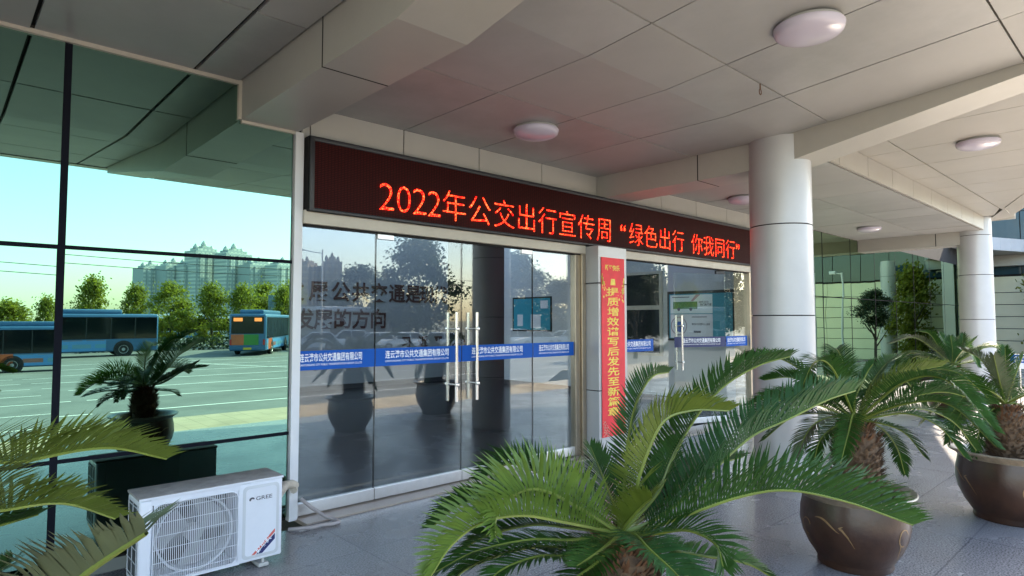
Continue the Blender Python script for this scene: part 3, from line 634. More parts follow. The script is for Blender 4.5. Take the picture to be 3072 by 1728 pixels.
# ---------------- cycads and pots ----------------
PALM=json.loads('''{"P2":{"c":[1.985,1.522,0.874],"f":[{"p":[[0.0,0.0,0.0],[-0.171,0.095,0.124],[-0.299,0.154,0.193],[-0.401,0.196,0.174],[-0.463,0.203,0.11],[-0.491,0.178,0.054]],"m":2,"l":0.23,"roll":0,"v":1.0},{"p":[[0.0,0.0,0.0],[-0.223,0.12,0.068],[-0.369,0.171,0.107],[-0.512,0.222,0.101],[-0.627,0.25,0.044],[-0.714,0.255,-0.042]],"m":2,"l":0.2,"roll":0,"v":0.8},{"p":[[0.0,0.0,0.0],[-0.127,0.208,0.075],[-0.222,0.39,0.105],[-0.323,0.582,0.051],[-0.371,0.731,-0.071]],"m":0,"l":0.16,"roll":0,"v":0.55},{"p":[[0.0,0.0,0.0],[-0.066,0.189,0.128],[-0.099,0.352,0.187],[-0.126,0.512,0.199],[-0.147,0.675,0.101]],"m":0,"l":0.17,"roll":0,"v":0.6},{"p":[[0.0,0.0,0.0],[-0.184,0.085,-0.005],[-0.343,0.146,0.018],[-0.528,0.234,0.0],[-0.676,0.289,-0.053]],"m":0,"l":0.14,"roll":0,"v":0.1},{"p":[[0.0,0.0,0.0],[-0.201,0.07,-0.047],[-0.359,0.095,-0.024],[-0.508,0.115,-0.034],[-0.616,0.098,-0.063]],"m":0,"l":0.13,"roll":0,"v":0.1},{"p":[[0.0,0.0,0.0],[-0.119,0.143,0.013],[-0.22,0.271,0.016],[-0.343,0.423,-0.042],[-0.393,0.509,-0.117]],"m":0,"l":0.14,"roll":0,"v":0.3},{"p":[[0.0,0.0,0.0],[-0.154,0.112,-0.044],[-0.308,0.22,-0.04],[-0.475,0.346,-0.104],[-0.545,0.381,-0.171]],"m":0,"l":0.14,"roll":0,"v":0.2},{"p":[[0.0,0.0,0.0],[0.076,0.077,0.044],[0.128,0.173,0.131],[0.16,0.283,0.269]],"m":0,"l":0.145,"roll":0,"v":0.3},{"p":[[0.0,0.0,0.0],[0.063,0.023,0.199],[0.126,0.05,0.35],[0.205,0.062,0.49],[0.306,0.058,0.581],[0.419,0.047,0.596]],"m":0,"l":0.115,"roll":0,"v":0.7},{"p":[[0.0,0.0,0.0],[0.02,-0.055,0.135],[0.013,-0.083,0.236],[0.05,-0.159,0.434],[0.111,-0.247,0.487],[0.199,-0.355,0.49]],"m":1,"l":0.17,"roll":0,"v":0.55},{"p":[[0.0,0.0,0.0],[0.133,-0.077,0.143],[0.214,-0.104,0.283],[0.311,-0.148,0.431],[0.432,-0.212,0.556],[0.573,-0.292,0.636],[0.711,-0.365,0.672]],"m":0,"l":0.17,"roll":0,"v":0.5},{"p":[[0.0,0.0,0.0],[0.116,-0.071,0.042],[0.231,-0.145,0.126],[0.339,-0.214,0.231],[0.47,-0.304,0.354],[0.605,-0.395,0.419],[0.748,-0.495,0.494],[0.867,-0.568,0.531]],"m":3,"l":0.22,"roll":0,"v":0.7},{"p":[[0.0,0.0,0.0],[0.081,-0.095,0.03],[0.159,-0.189,0.079],[0.294,-0.338,0.153],[0.416,-0.471,0.182],[0.571,-0.63,0.141],[0.739,-0.798,0.058]],"m":0,"l":0.25,"roll":0,"v":0.75},{"p":[[0.0,0.0,0.0],[-0.074,-0.122,0.041],[-0.154,-0.236,0.042],[-0.203,-0.376,0.009],[-0.269,-0.5,-0.022]],"m":3,"l":0.17,"roll":0,"v":0.3},{"p":[[0.0,0.0,0.0],[0.039,-0.123,0.021],[0.075,-0.244,0.055],[0.095,-0.346,0.028],[0.061,-0.396,-0.031]],"m":0,"l":0.17,"roll":0,"v":0.3},{"p":[[0.0,0.0,0.0],[0.115,-0.086,-0.056],[0.252,-0.192,-0.094],[0.399,-0.309,-0.131],[0.501,-0.382,-0.202]],"m":0,"l":0.14,"roll":0,"v":0.25},{"p":[[0.0,0.0,0.0],[0.127,0.0,0.024],[0.278,-0.025,0.086],[0.428,-0.049,0.156],[0.599,-0.093,0.217]],"m":4,"l":0.15,"roll":0,"v":0.4},{"p":[[0.0,0.0,0.0],[0.177,-0.013,0.043],[0.362,-0.037,0.121],[0.556,-0.068,0.179],[0.771,-0.114,0.198]],"m":0,"l":0.15,"roll":0,"v":0.4},{"p":[[0.0,0.0,0.0],[-0.031,-0.068,0.073],[-0.056,-0.14,0.143],[-0.087,-0.206,0.193]],"m":1,"l":0.15,"roll":0,"v":0.5},{"p":[[0.0,0.0,0.0],[0.193,0.047,0.026],[0.397,0.076,0.151],[0.598,0.108,0.281]],"m":0,"l":0.14,"roll":0,"v":0.3},{"p":[[0.0,0.0,0.0],[-0.135,-0.007,-0.065],[-0.282,-0.005,-0.098],[-0.422,-0.008,-0.146]],"m":0,"l":0.13,"roll":0,"v":0.1},{"p":[[0.0,0.0,0.0],[0.029,-0.114,-0.053],[0.064,-0.234,-0.101],[0.095,-0.349,-0.169]],"m":0,"l":0.15,"roll":0,"v":0.2},{"p":[[0.0,0.0,0.0],[-0.142,-0.075,0.027],[-0.304,-0.131,0.035],[-0.467,-0.185,0.049]],"m":0,"l":0.13,"roll":0,"v":0.2}]},"P3":{"c":[4.855,1.627,0.982],"f":[{"p":[[0.0,0.0,0.0],[-0.028,0.122,0.086],[-0.095,0.282,0.156],[-0.191,0.473,0.165],[-0.276,0.66,0.073]],"m":0,"l":0.18,"roll":0,"v":0.3},{"p":[[0.0,0.0,0.0],[-0.031,0.07,0.143],[-0.176,0.247,0.261],[-0.255,0.369,0.301],[-0.345,0.505,0.276]],"m":0,"l":0.16,"roll":0,"v":0.55},{"p":[[0.0,0.0,0.0],[0.044,0.084,0.159],[0.097,0.162,0.303],[0.165,0.225,0.449]],"m":0,"l":0.17,"roll":0,"v":0.3},{"p":[[0.0,0.0,0.0],[0.018,-0.12,0.179],[0.111,-0.309,0.348],[0.205,-0.492,0.411]],"m":1,"l":0.18,"roll":0,"v":0.5},{"p":[[0.0,0.0,0.0],[0.044,-0.079,0.056],[0.201,-0.266,0.165],[0.369,-0.46,0.215],[0.564,-0.669,0.131]],"m":0,"l":0.19,"roll":0,"v":0.45},{"p":[[0.0,0.0,0.0],[0.043,-0.111,0.036],[0.159,-0.288,0.067],[0.263,-0.447,-0.018],[0.335,-0.569,-0.214]],"m":3,"l":0.17,"roll":0,"v":0.3},{"p":[[0.0,0.0,0.0],[0.042,-0.108,0.001],[0.137,-0.26,-0.061],[0.194,-0.369,-0.224]],"m":0,"l":0.15,"roll":0,"v":0.2},{"p":[[0.0,0.0,0.0],[-0.191,0.083,0.039],[-0.369,0.162,-0.02],[-0.51,0.214,-0.206]],"m":4,"l":0.15,"roll":0,"v":0.1},{"p":[[0.0,0.0,0.0],[-0.156,0.03,0.007],[-0.352,0.106,-0.094],[-0.473,0.116,-0.269]],"m":0,"l":0.14,"roll":0,"v":0.1},{"p":[[0.0,0.0,0.0],[-0.189,0.081,0.12],[-0.427,0.212,0.187],[-0.639,0.327,0.138],[-0.795,0.396,0.001]],"m":0,"l":0.18,"roll":0,"v":0.5},{"p":[[0.0,0.0,0.0],[0.196,-0.012,0.179],[0.428,-0.059,0.365],[0.679,-0.115,0.445]],"m":0,"l":0.15,"roll":0,"v":0.4},{"p":[[0.0,0.0,0.0],[0.208,-0.093,0.041],[0.507,-0.27,0.066],[0.781,-0.414,-0.044],[1.009,-0.507,-0.272]],"m":0,"l":0.16,"roll":0,"v":0.3},{"p":[[0.0,0.0,0.0],[-0.047,-0.013,0.152],[-0.029,-0.088,0.343],[-0.034,-0.134,0.416]],"m":3,"l":0.15,"roll":0,"v":0.3},{"p":[[0.0,0.0,0.0],[-0.015,0.193,0.033],[-0.058,0.419,-0.012],[-0.087,0.642,-0.214]],"m":0,"l":0.15,"roll":0,"v":0.2},{"p":[[0.0,0.0,0.0],[0.202,-0.092,-0.054],[0.371,-0.147,-0.213],[0.5,-0.16,-0.425]],"m":0,"l":0.13,"roll":0,"v":0.1},{"p":[[0.0,0.0,0.0],[-0.197,-0.05,0.077],[-0.398,-0.084,-0.03],[-0.61,-0.103,-0.21]],"m":0,"l":0.14,"roll":0,"v":0.2}]},"P4":{"c":[5.99,0.89,0.962],"f":[{"p":[[0.0,0.0,0.0],[-0.175,0.106,0.154],[-0.4,0.265,0.208],[-0.633,0.445,0.078]],"m":0,"l":0.18,"roll":0,"v":0.4},{"p":[[0.0,0.0,0.0],[-0.213,0.103,0.048],[-0.436,0.225,-0.051],[-0.587,0.292,-0.291]],"m":0,"l":0.17,"roll":0,"v":0.2},{"p":[[0.0,0.0,0.0],[-0.039,0.067,0.209],[-0.096,0.153,0.383],[-0.17,0.261,0.457]],"m":4,"l":0.16,"roll":0,"v":0.3},{"p":[[0.0,0.0,0.0],[-0.17,0.007,0.199],[-0.34,0.012,0.426]],"m":4,"l":0.16,"roll":0,"v":0.2},{"p":[[0.0,0.0,0.0],[-0.043,0.173,0.048],[-0.129,0.391,0.021],[-0.176,0.589,-0.219]],"m":0,"l":0.16,"roll":0,"v":0.2},{"p":[[0.0,0.0,0.0],[-0.132,0.081,-0.057],[-0.24,0.147,-0.223],[-0.302,0.172,-0.412]],"m":0,"l":0.15,"roll":0,"v":0.1},{"p":[[0.0,0.0,0.0],[-0.025,-0.059,0.193],[-0.034,-0.135,0.419]],"m":0,"l":0.15,"roll":0,"v":0.2},{"p":[[0.0,0.0,0.0],[0.107,-0.105,0.087],[0.306,-0.295,0.162],[0.498,-0.457,-0.063]],"m":0,"l":0.16,"roll":0,"v":0.3},{"p":[[0.0,0.0,0.0],[0.049,-0.09,-0.007],[0.12,-0.19,-0.174],[0.155,-0.253,-0.388]],"m":0,"l":0.16,"roll":0,"v":0.2},{"p":[[0.0,0.0,0.0],[-0.046,0.17,0.125],[-0.175,0.417,0.269],[-0.287,0.664,0.166]],"m":0,"l":0.16,"roll":0,"v":0.4},{"p":[[0.0,0.0,0.0],[0.248,0.029,0.19],[0.484,0.065,0.466]],"m":0,"l":0.15,"roll":0,"v":0.2},{"p":[[0.0,0.0,0.0],[-0.287,0.031,0.111],[-0.619,0.105,0.18],[-0.948,0.197,-0.021]],"m":0,"l":0.16,"roll":0,"v":0.3}]},"P5":{"c":[13.209,2.832,0.906],"f":[{"p":[[0.0,0.0,0.0],[-0.33,0.194,0.297],[-0.671,0.405,0.492],[-1.041,0.664,0.39]],"m":4,"l":0.2,"roll":0,"v":0.3},{"p":[[0.0,0.0,0.0],[-0.205,0.124,0.295],[-0.382,0.224,0.548],[-0.573,0.351,0.607]],"m":0,"l":0.19,"roll":0,"v":0.3},{"p":[[0.0,0.0,0.0],[-0.241,-0.069,0.274],[-0.514,-0.107,0.521]],"m":3,"l":0.18,"roll":0,"v":0.2},{"p":[[0.0,0.0,0.0],[0.016,-0.171,0.269],[0.057,-0.36,0.493]],"m":0,"l":0.19,"roll":0,"v":0.2},{"p":[[0.0,0.0,0.0],[0.269,-0.264,0.205],[0.523,-0.509,0.352],[0.766,-0.722,0.175]],"m":0,"l":0.19,"roll":0,"v":0.3},{"p":[[0.0,0.0,0.0],[0.13,-0.262,0.065],[0.24,-0.502,0.1],[0.374,-0.749,-0.094]],"m":0,"l":0.19,"roll":0,"v":0.2},{"p":[[0.0,0.0,0.0],[-0.223,0.2,0.088],[-0.527,0.478,0.148],[-0.778,0.727,-0.087]],"m":0,"l":0.19,"roll":0,"v":0.2},{"p":[[0.0,0.0,0.0],[0.099,0.091,0.317],[0.181,0.203,0.552]],"m":0,"l":0.18,"roll":0,"v":0.2},{"p":[[0.0,0.0,0.0],[0.296,-0.092,0.316],[0.491,-0.085,0.551]],"m":0,"l":0.18,"roll":0,"v":0.2},{"p":[[0.0,0.0,0.0],[-0.275,0.168,-0.053],[-0.562,0.353,-0.193],[-0.82,0.521,-0.475]],"m":0,"l":0.17,"roll":0,"v":0.1},{"p":[[0.0,0.0,0.0],[0.178,-0.246,-0.141],[0.294,-0.433,-0.31],[0.369,-0.574,-0.592]],"m":0,"l":0.17,"roll":0,"v":0.1},{"p":[[0.0,0.0,0.0],[-0.224,-0.068,0.043],[-0.544,-0.038,-0.056],[-0.934,0.073,-0.373]],"m":0,"l":0.17,"roll":0,"v":0.2}]},"P0":{"c":[-0.45,1.75,0.83],"f":[{"p":[[0.0,0.0,0.0],[0.436,0.248,0.474],[0.663,0.551,0.462],[0.868,0.594,0.465],[1.063,0.684,0.387]],"m":1,"l":0.21,"roll":0,"v":0.6},{"p":[[0.0,0.0,0.0],[0.439,0.105,0.446],[0.608,0.565,0.329],[0.767,0.652,0.299],[0.918,0.706,0.208]],"m":1,"l":0.2,"roll":0,"v":0.6},{"p":[[0.0,0.0,0.0],[0.47,0.453,0.292],[0.587,0.683,0.253],[0.72,0.795,0.243]],"m":0,"l":0.16,"roll":0,"v":0.4},{"p":[[0.0,0.0,0.0],[0.494,-0.156,0.255],[0.596,-0.44,0.396],[0.637,-0.659,0.513],[0.664,-0.816,0.592]],"m":4,"l":0.19,"roll":0,"v":0.4},{"p":[[0.0,0.0,0.0],[0.475,0.332,0.157],[0.57,0.545,0.136],[0.657,0.742,0.131]],"m":0,"l":0.17,"roll":0,"v":0.4}]}}''')
def cr(P,t):
    n=len(P)-1; s=min(int(t*n),n-1); u=t*n-s; p1,p2=P[s],P[s+1]; p0=P[s-1] if s else p1*2-p2; p3=P[s+2] if s+2<=n else p2*2-p1
    return (p1*2+(p2-p0)*u+(p0*2-p1*5+p2*4-p3)*u*u+(p1*3-p0-p2*3+p3)*u**3)*.5
def frond(name,pts,parent,mi,ll,roll,vang,center,pairs=52):
    P=[Vector(p) for p in pts]; K=40; C=[cr(P,i/K) for i in range(K+1)]
    Ls=[0]
    for a,c in zip(C,C[1:]): Ls.append(Ls[-1]+(c-a).length)
    L=Ls[-1]; pairs=max(34,int(L*84)); cen=Vector(center); b=MB()
    b.tube([cen+c for c in C],[.0085*(1-.72*i/K)+.0006 for i in range(K+1)],5,1,cap=False)
    def samp(s):
        for i in range(K):
            if Ls[i+1]>=s: 
                u=(s-Ls[i])/max(1e-6,Ls[i+1]-Ls[i]); return C[i].lerp(C[i+1],u),(C[i+1]-C[i]).normalized()
        return C[-1],(C[-1]-C[-2]).normalized()
    prev=None
    for k in range(pairs):
        f=k/(pairs-1); s=L*(.10+.895*f); p,T=samp(s)
        side=T.cross(Z_)
        if side.length<.25: side=prev if prev is not None else T.cross(Y_)
        side=side.normalized()
        if prev is not None and side.dot(prev)<0: side=-side
        side=(side-T*side.dot(T)).normalized(); prev=side; up=side.cross(T).normalized()
        if roll: side,up=side*math.cos(roll)+up*math.sin(roll),up*math.cos(roll)-side*math.sin(roll)
        env=(min(1,.25+f*4.2))*(1-max(0,f-.72)/.28*.62)
        fw=.36+.75*f
        for sg_ in (1,-1):
            jl=ll*.95*env*rnd.uniform(.9,1.08); dirv=(side*sg_*math.cos(fw)+T*math.sin(fw)); dirv=(dirv*math.cos(vang)+up*math.sin(vang)).normalized()
            dirv=(dirv+Vector((rnd.gauss(0,.035),rnd.gauss(0,.035),rnd.gauss(0,.035)))).normalized()
            wv=T-dirv*T.dot(dirv); wv=wv.normalized()*(.0040*(.75+.5*min(1,f*3)))
            q0=cen+p; q1=q0+dirv*jl*.55+up*(.006*jl/.17); q2=q0+dirv*jl-up*jl*.055
            b.add([q0-wv*.7,q0+wv*.7,q1+wv*1.05,q1-wv*1.05,q2],[(0,1,2,3),(3,2,4)],0)
    o=b.build(name,[LEAF[mi],RACH],parent,recalc=False); return o
def cycad(label,c,fr,z0,extra=0,seed=1,tr=.14,gen=None):
    cx,cy_,cz=c; t=thing('sago_palm',(cx,cy_,z0),label,'cycad','cycads in big glazed pots')
    r_=random.Random(seed)
    b=MB(); h=cz-z0-.02
    b.lathe([(.001,z0),(tr*.85,z0),(tr*.95,z0+h*.3),(tr,z0+h*.6),(tr*.92,z0+h*.85),(tr*.55,z0+h),(.001,z0+h+.03)],24,(cx,cy_,0))
    for k in range(int(900*max(.3,h/.45))):    # old leaf bases
        u=r_.random(); a=r_.random()*6.283; z=z0+h*u; rr=tr*(.9+.1*math.sin(u*3)) if u<.85 else tr*.7
        d=Vector((math.cos(a),math.sin(a),.55+.7*u)).normalized(); p=Vector((cx+rr*.93*math.cos(a),cy_+rr*.93*math.sin(a),z)); w=d.cross(Z_).normalized()*.011; l=r_.uniform(.035,.085)
        n_=w.cross(d).normalized()*.009
        b.add([p-w,p+w,p+n_,p+d*l],[(0,1,3),(1,2,3),(2,0,3)],0 if u<.75 else 1)
    b.build('trunk',[M['trunk'],M['scale']],t)
    for f in fr: frond('frond',f['p'],t,f['m'],f['l'],f['roll'],f['v'],c)
    for k in range(extra):
        a=6.283*k/extra+r_.uniform(-.3,.3); e=r_.uniform(.25,1.0); L=r_.uniform(.75,1.05) ; d=Vector((math.cos(a),math.sin(a),0))
        if gen and not gen(a): continue
        frond('frond',[(0,0,0),d*L*.42+Z_*L*.5*e,d*L*.75+Z_*L*.58*e,d*L*1.05+Z_*L*(.62*e-.28)],t,r_.choice([0,0,0,3]),.155,0,.35,c)
    return t
def pot(x,y,label,s=1.0,seed=0):
    t=thing('flower_pot',(x,y,0),label,'flower pot','brown glazed pots of the cycads')
    pr=[(.001,.0),(.232,0),(.240,.012),(.235,.035),(.25,.06),(.295,.13),(.330,.21),(.346,.29),(.342,.37),(.330,.43),(.325,.46)]
    MB().lathe([(r*s,z*s) for r,z in pr],56,(x,y,0)).build('body',M['pot'],t,smooth=50)
    MB().lathe([(r*s,z*s) for r,z in [(.325,.46),(.345,.485),(.385,.505),(.392,.515),(.385,.523),(.350,.518),(.318,.500),(.308,.46),(.30,.40)]],56,(x,y,0)).build('rim',M['potrim'],t,smooth=50)
    b=MB(); b.lathe([(.001,.455*s),(.304*s,.44*s)],30,(x,y,0)); b.build('soil',M['soil'],t)
    r_=random.Random(seed); b=MB()     # trailed slip scrolls round the belly
    def rad(z):
        for (ra,za),(rb,zb_) in zip(pr,pr[1:]):
            if za<=z<=zb_: return ra+(rb-ra)*(z-za)/max(1e-6,zb_-za)
        return .33
    for m in range(3):
        th0=m*2.094+r_.uniform(-.2,.2)+seed
        strokes=[]
        strokes.append([(th0+.5*u,.355-.05*u+.02*math.sin(u*4.5),.001+.0075*math.sin(u*math.pi)*(1-.4*u)) for u in [i/20 for i in range(21)]])
        for q in range(3):
            a=th0+.49; strokes.append([(a+.15*u*(.5+.5*q)+.02*q,.315+(.03-.055*q)*u-.012*u*u*(1+q),.006*(1-u)+.001) for u in [i/8 for i in range(9)]])
        strokes.append([(th0-.25+.14*math.cos(v),.27+.055*math.sin(v),.0042) for v in [.4+i*.24 for i in range(20)]])
        strokes.append([(th0-.35+.10*u,.23-.10*u+.01*math.sin(u*5),.004*math.sin(u*math.pi)+.001) for u in [i/10 for i in range(11)]])
        for st in strokes:
            lo=[];hi=[]
            for i,(a,z,w) in enumerate(st):
                k=min(i+1,len(st)-1);j=max(i-1,0); da=(st[k][0]-st[j][0])*.34; dz=st[k][1]-st[j][1]; ln=math.hypot(da,dz) or 1
                for sg_,ar in ((1,lo),(-1,hi)):
                    A=a-sg_*dz/ln*w/.34; Zq=z+sg_*da/ln*w; rr=(rad(Zq)+.0022)*s; ar.append((x+rr*math.cos(A),y+rr*math.sin(A),Zq*s))
            for i in range(len(st)-1): b.quad(lo[i],lo[i+1],hi[i+1],hi[i])
    b.build('motif',M['motif'],t,recalc=False)
    return t
for k,(lab,plab,ex) in dict(P2=('biggest cycad in front with arching fresh green fronds','brown pot under the biggest front cycad',0),P3=('cycad with a stout shaggy trunk at right of centre','brown glazed pot with tan scrolls at bottom right of centre',8),
        P4=('cycad cut by the right edge of the picture','wide brown pot at the right edge with tan scrolls',3),P5=('dark cycad in front of the far round column','dark pot of the far cycad near the column',5),P0=('cycad at the left edge reaching fronds over the air conditioner','brown pot of the cycad left of the picture',9)).items():
    d=PALM[k]; c=d['c']; s={'P5':1.15,'P4':1.12}.get(k,1.0)
    px,py=c[0],c[1]
    if k=='P4': px,py=6.85,1.08; s=1.12
    if k=='P3': px,py=4.80,1.64
    if k=='P4': c=[6.80,1.08,c[2]+.02]
    pot(px,py,plab,s,{'P2':1.,'P3':2.55,'P4':3.9,'P5':.5,'P0':2.}[k])
    gen=None
    if k=='P0': gen=lambda a: math.cos(a)<.55
    if k=='P2': gen=lambda a: math.cos(a-math.atan2(-1.5,-2))>.35
    cycad(lab,c,d['f'],.45*s,ex,hash(k)%97 if 0 else {'P2':3,'P3':5,'P4':8,'P5':11,'P0':13}[k],.15 if k in('P3','P4') else .14,gen)
# ---------------- right green glass wall, wing, far canopy ----------------
rw=thing('curtain_wall',(20,FY,0),'green mirror glass wall right of the near round column','glass wall')
xb=[10.72,12.3]+[12.3+1.65*k for k in range(1,11)]; zb2=[.02,.738,2.206,3.6]
for i in range(len(xb)-1):
    for k in range(3):
        b=MB(); w=xb[i+1]-xb[i]-.02; h=zb2[k+1]-zb2[k]-.02
        b.box(-w/2,w/2,0,.012,-h/2,h/2); o=b.build('glass_pane',M['green2'])
        o.parent=rw; o.location=((xb[i]+xb[i+1])/2-20,0,(zb2[k]+zb2[k+1])/2); o.rotation_euler=(R(rnd.uniform(-.12,.12)),0,R(rnd.uniform(-.15,.15)))
b=MB()
for x in xb: b.box(x-.007,x+.007,FY-.004,FY+.03,0,3.6)
for z in zb2[1:-1]: b.box(10.72,xb[-1],FY-.002,FY+.03,z-.0035,z+.0035)
b.build('mullion',M['mull'],rw); MB().box(10.72,29.8,FY+.035,FY+.08,0,3.6).build('backing',M['gap'],rw)
wg=thing('wing_building',(31,1.5,0),'far wing with cream horizontal panels and blue glass above','building')
b=MB(); yy0,yy1=-2.6,5.25
rows=[0,.46,.92,1.38,1.84,2.30,2.76,3.38]
for a,c in zip(rows,rows[1:]):
    y=yy0
    while y<yy1-.05:
        e=min(y+1.95,yy1); b.box(30,30.05,y+.008,e-.008,a+.012,c-.012); y=e
b.build('wall',M['wingwall'],wg); MB().box(30.06,42,yy0+.02,30,0,7.2).build('core',M['gap'],wg)
b=MB()
for k in range(3):
    for j in range(7): b.box(30.0,30.05,yy0+j*1.12+.015,yy0+(j+1)*1.12-.015,3.45+k*1.2,3.45+(k+1)*1.2-.03)
b.build('window',M['wingglass'],wg)
b=MB().box(30.0,42.2,yy0-.06,yy0+.01,0,7.2); b.build('side_wall',M['wingwall'],wg)
b=MB().box(29.9,42.2,yy0-.06,30,7.2,7.5); b.build('roof',M['wingwall'],wg)
fc_=thing('side_canopy',(27,4,4.1),'pale blue white canopy band beyond the far round column','canopy')
pA,pB=(25.0,5.12),(29.95,3.25)
def lerp(u): return (pA[0]+(pB[0]-pA[0])*u,pA[1]+(pB[1]-pA[1])*u)
b=MB(); n=9
for k in range(n):
    a,c=lerp(k/n+.001),lerp((k+1)/n-.001); b.add([(a[0],a[1],4.14),(c[0],c[1],4.14),(c[0],c[1],4.58),(a[0],a[1],4.58),(a[0],a[1]+.05,4.14),(c[0],c[1]+.05,4.14),(c[0],c[1]+.05,4.58),(a[0],a[1]+.05,4.58)],[(0,1,2,3),(0,4,5,1),(3,2,6,7),(1,5,6,2),(4,0,3,7)])
b.build('fascia',M['column'],fc_)
b=MB().poly([(pA[0],pA[1]+.06,4.16),(pB[0],pB[1]+.06,4.16),(29.95,5.3,4.16),(25,5.3,4.16)]); b.poly([(pA[0],pA[1]+.06,4.57),(pB[0],pB[1]+.06,4.57),(29.95,5.3,4.57),(25,5.3,4.57)]); b.build('soffit',M['ceil'],fc_)
b=MB().box(29.5,29.97,3.4,5.2,3.75,4.155); b.build('beam',M['beam'],fc_)
t=MB(); t.bbox(26.4,26.8,4.62,5.0,0,4.15,.01); tag(t.build('pilaster',M['column']),'slim pale square post beyond the far round column','post')
column(28.8,2.2,4.12,'distant round column of the wing seen in the green glass',[1.2,2.4,3.5])
t=thing('notice_sign',(12.5,1.8,.9),'small blue and white notice sign at the right edge','sign')
# placed on a stand on the terrace
b=MB(); b.bbox(12.52,12.54,1.68,1.93,.94,1.17,.003); b.build('sign_plate',M['wtext'],t); b=MB(); b.box(12.515,12.519,1.70,1.91,1.035,1.16); b.build('blue_field',M['blue'],t)
b=MB(); put_text(b,'办公场所',(12.512,1.86,1.105),Vector((0,-1,0)),Z_,.155,.04,.02); put_text(b,'请勿停车',(12.512,1.86,1.05),Vector((0,-1,0)),Z_,.155,.035,.02); b.build('lettering',M['wtext'],t,recalc=False)
b=MB(); b.tube([(12.55,1.80,0),(12.55,1.80,1.0)],.015,8); b.lathe([(.001,.0),(.16,0),(.16,.02),(.001,.03)],24,(12.55,1.80,0)); b.build('stand',M['steel'],t)
# ---------------- trees ----------------
LOT=-.80
def crown_mesh(seed,n_cl,leaf,per,m,shape=1.0):
    r_=random.Random(seed); b=MB(); cl=[]
    for k in range(n_cl):
        a=r_.random()*6.283; u=r_.random(); z=u; rr=(math.sin(math.pi*(u*.86+.10))**.8)*(1.05-.35*u)*math.sqrt(r_.uniform(.15,1))
        cl.append(Vector((rr*math.cos(a)*.5*shape,rr*math.sin(a)*.5*shape,z)))
    for c in cl:
        cs=r_.uniform(.07,.15)
        for q in range(per):
            d=Vector((r_.gauss(0,1),r_.gauss(0,1),r_.gauss(0,.8)))*cs*.62; p=c+d
            n=Vector((r_.gauss(0,1),r_.gauss(0,1),r_.gauss(.6,1))).normalized(); t=n.orthogonal().normalized(); s=n.cross(t); l=leaf*r_.uniform(.6,1.3)
            b.add([p-t*l*.5,p+s*l*.32,p+t*l*.5,p-s*l*.32],[(0,1,2,3)])
    o=b.build('crown',m,recalc=False); me=o.data; bpy.data.objects.remove(o); return me
CR=[crown_mesh(s,46,.05,120,M['crown'],sh) for s,sh in ((1,.62),(2,.8),(3,.95))]
CD=[crown_mesh(s,70,.042,210,M['crowndark'],1.0) for s in (5,6)]
b=MB(); b.tube([(0,0,0),(.01,0,.3),(-.01,.01,.7)],[.035,.028,.012],8); 
for k in range(6):
    a=k*1.05; b.tube([(0,0,.28+.06*k),(.12*math.cos(a),.12*math.sin(a),.45+.06*k),(.22*math.cos(a),.22*math.sin(a),.6+.05*k)],[.014,.009,.003],5)
_o=b.build('trunk',M['bark']); TRM=_o.data; bpy.data.objects.remove(_o)
def tree(x,y,top,w,label,me,z0=LOT,trunk_h=None,group='roadside trees beyond the parking lot'):
    H=top-z0; t=thing('tree',(x,y,z0),label,'tree',group)
    o=bpy.data.objects.new('crown',me); COL.objects.link(o); o.parent=t; th=trunk_h or H*.12; o.location=(0,0,th); o.scale=(w,w,H-th); o.rotation_euler=(0,0,rnd.random()*6)
    o=bpy.data.objects.new('trunk',TRM); COL.objects.link(o); o.parent=t; o.scale=(H*.8,H*.8,H*.85); o.rotation_euler=(0,0,rnd.random()*6)
    return t
T=[(5.2,-66,4.6,6,'roadside tree at the far left behind the nearer blue bus',1),(8,-64,4.9,3.4,'thin sparse roadside tree left of the glass joint',0),(11.1,-60.8,5.5,4.8,'pointed roadside tree above the roof of the blue bus',0),(14.2,-58,4.8,3.9,'smaller roadside tree right of the pointed one',0),
 (16.7,-55.7,5.0,5.2,'broad roadside tree left of the city bus rear',2),(19.6,-53,4.9,4.6,'roadside tree behind the white parked bus',1),(21.8,-51,4.8,4.2,'roadside tree behind the city bus rear',1),(24.6,-48.4,4.6,3.6,'roadside tree beside the billboard',0),
 (3,-70,5,7,'far roadside tree at the left end of the row',2),(28,-62,5.6,6,'roadside tree behind the low white building',2),(33,-66,6.2,6,'roadside tree right of the low white building',1),(-4,-64,5.5,6,'roadside tree left of the buses',1),(-12,-62,5.8,6,'leftmost roadside tree of the whole row',2)]
for x,y,tp,w,l,k in T: tree(x,y,tp,w,l,CR[k])
D=[(36,-54,7.4,9,'bushy tree behind the low white building',0),(34.8,-40.8,9.2,8.5,'biggest dark tree right behind the row of white cars',1),(47.9,-40.5,8.6,9,'dark tree behind the right group of white cars',0),(53,-38,5.8,9,'low dark tree at the right of the cars',1),(34,-14.2,4.9,3.6,'dark tree across from the second glass bay',0),(46,-22,6,7,'dark tree at the far right of the car park',1),(52,-27,7.5,8,'tall dark tree added beyond the far right to block the sky',0),(58,-22,8,9,'taller dark tree added at the right to block the sky',1),(66,-16,8.5,9,'dark tree added farther right to block the sky',0),(74,-11,8.5,9,'farthest dark tree added at the right to block the sky',1)]  # trees beyond the far right are added to block sky reflection in the glass
for x,y,tp,w,l,k in D: tree(x,y,tp,w,l,CD[k],trunk_h=(tp+.8)*(.6 if x==34 else .2),group='dark trees in the car park')
tree(28.6,3.1,3.7,2.5,'sunlit courtyard tree mirrored beside the far column',CR[1],z0=0,trunk_h=.5,group='courtyard trees')
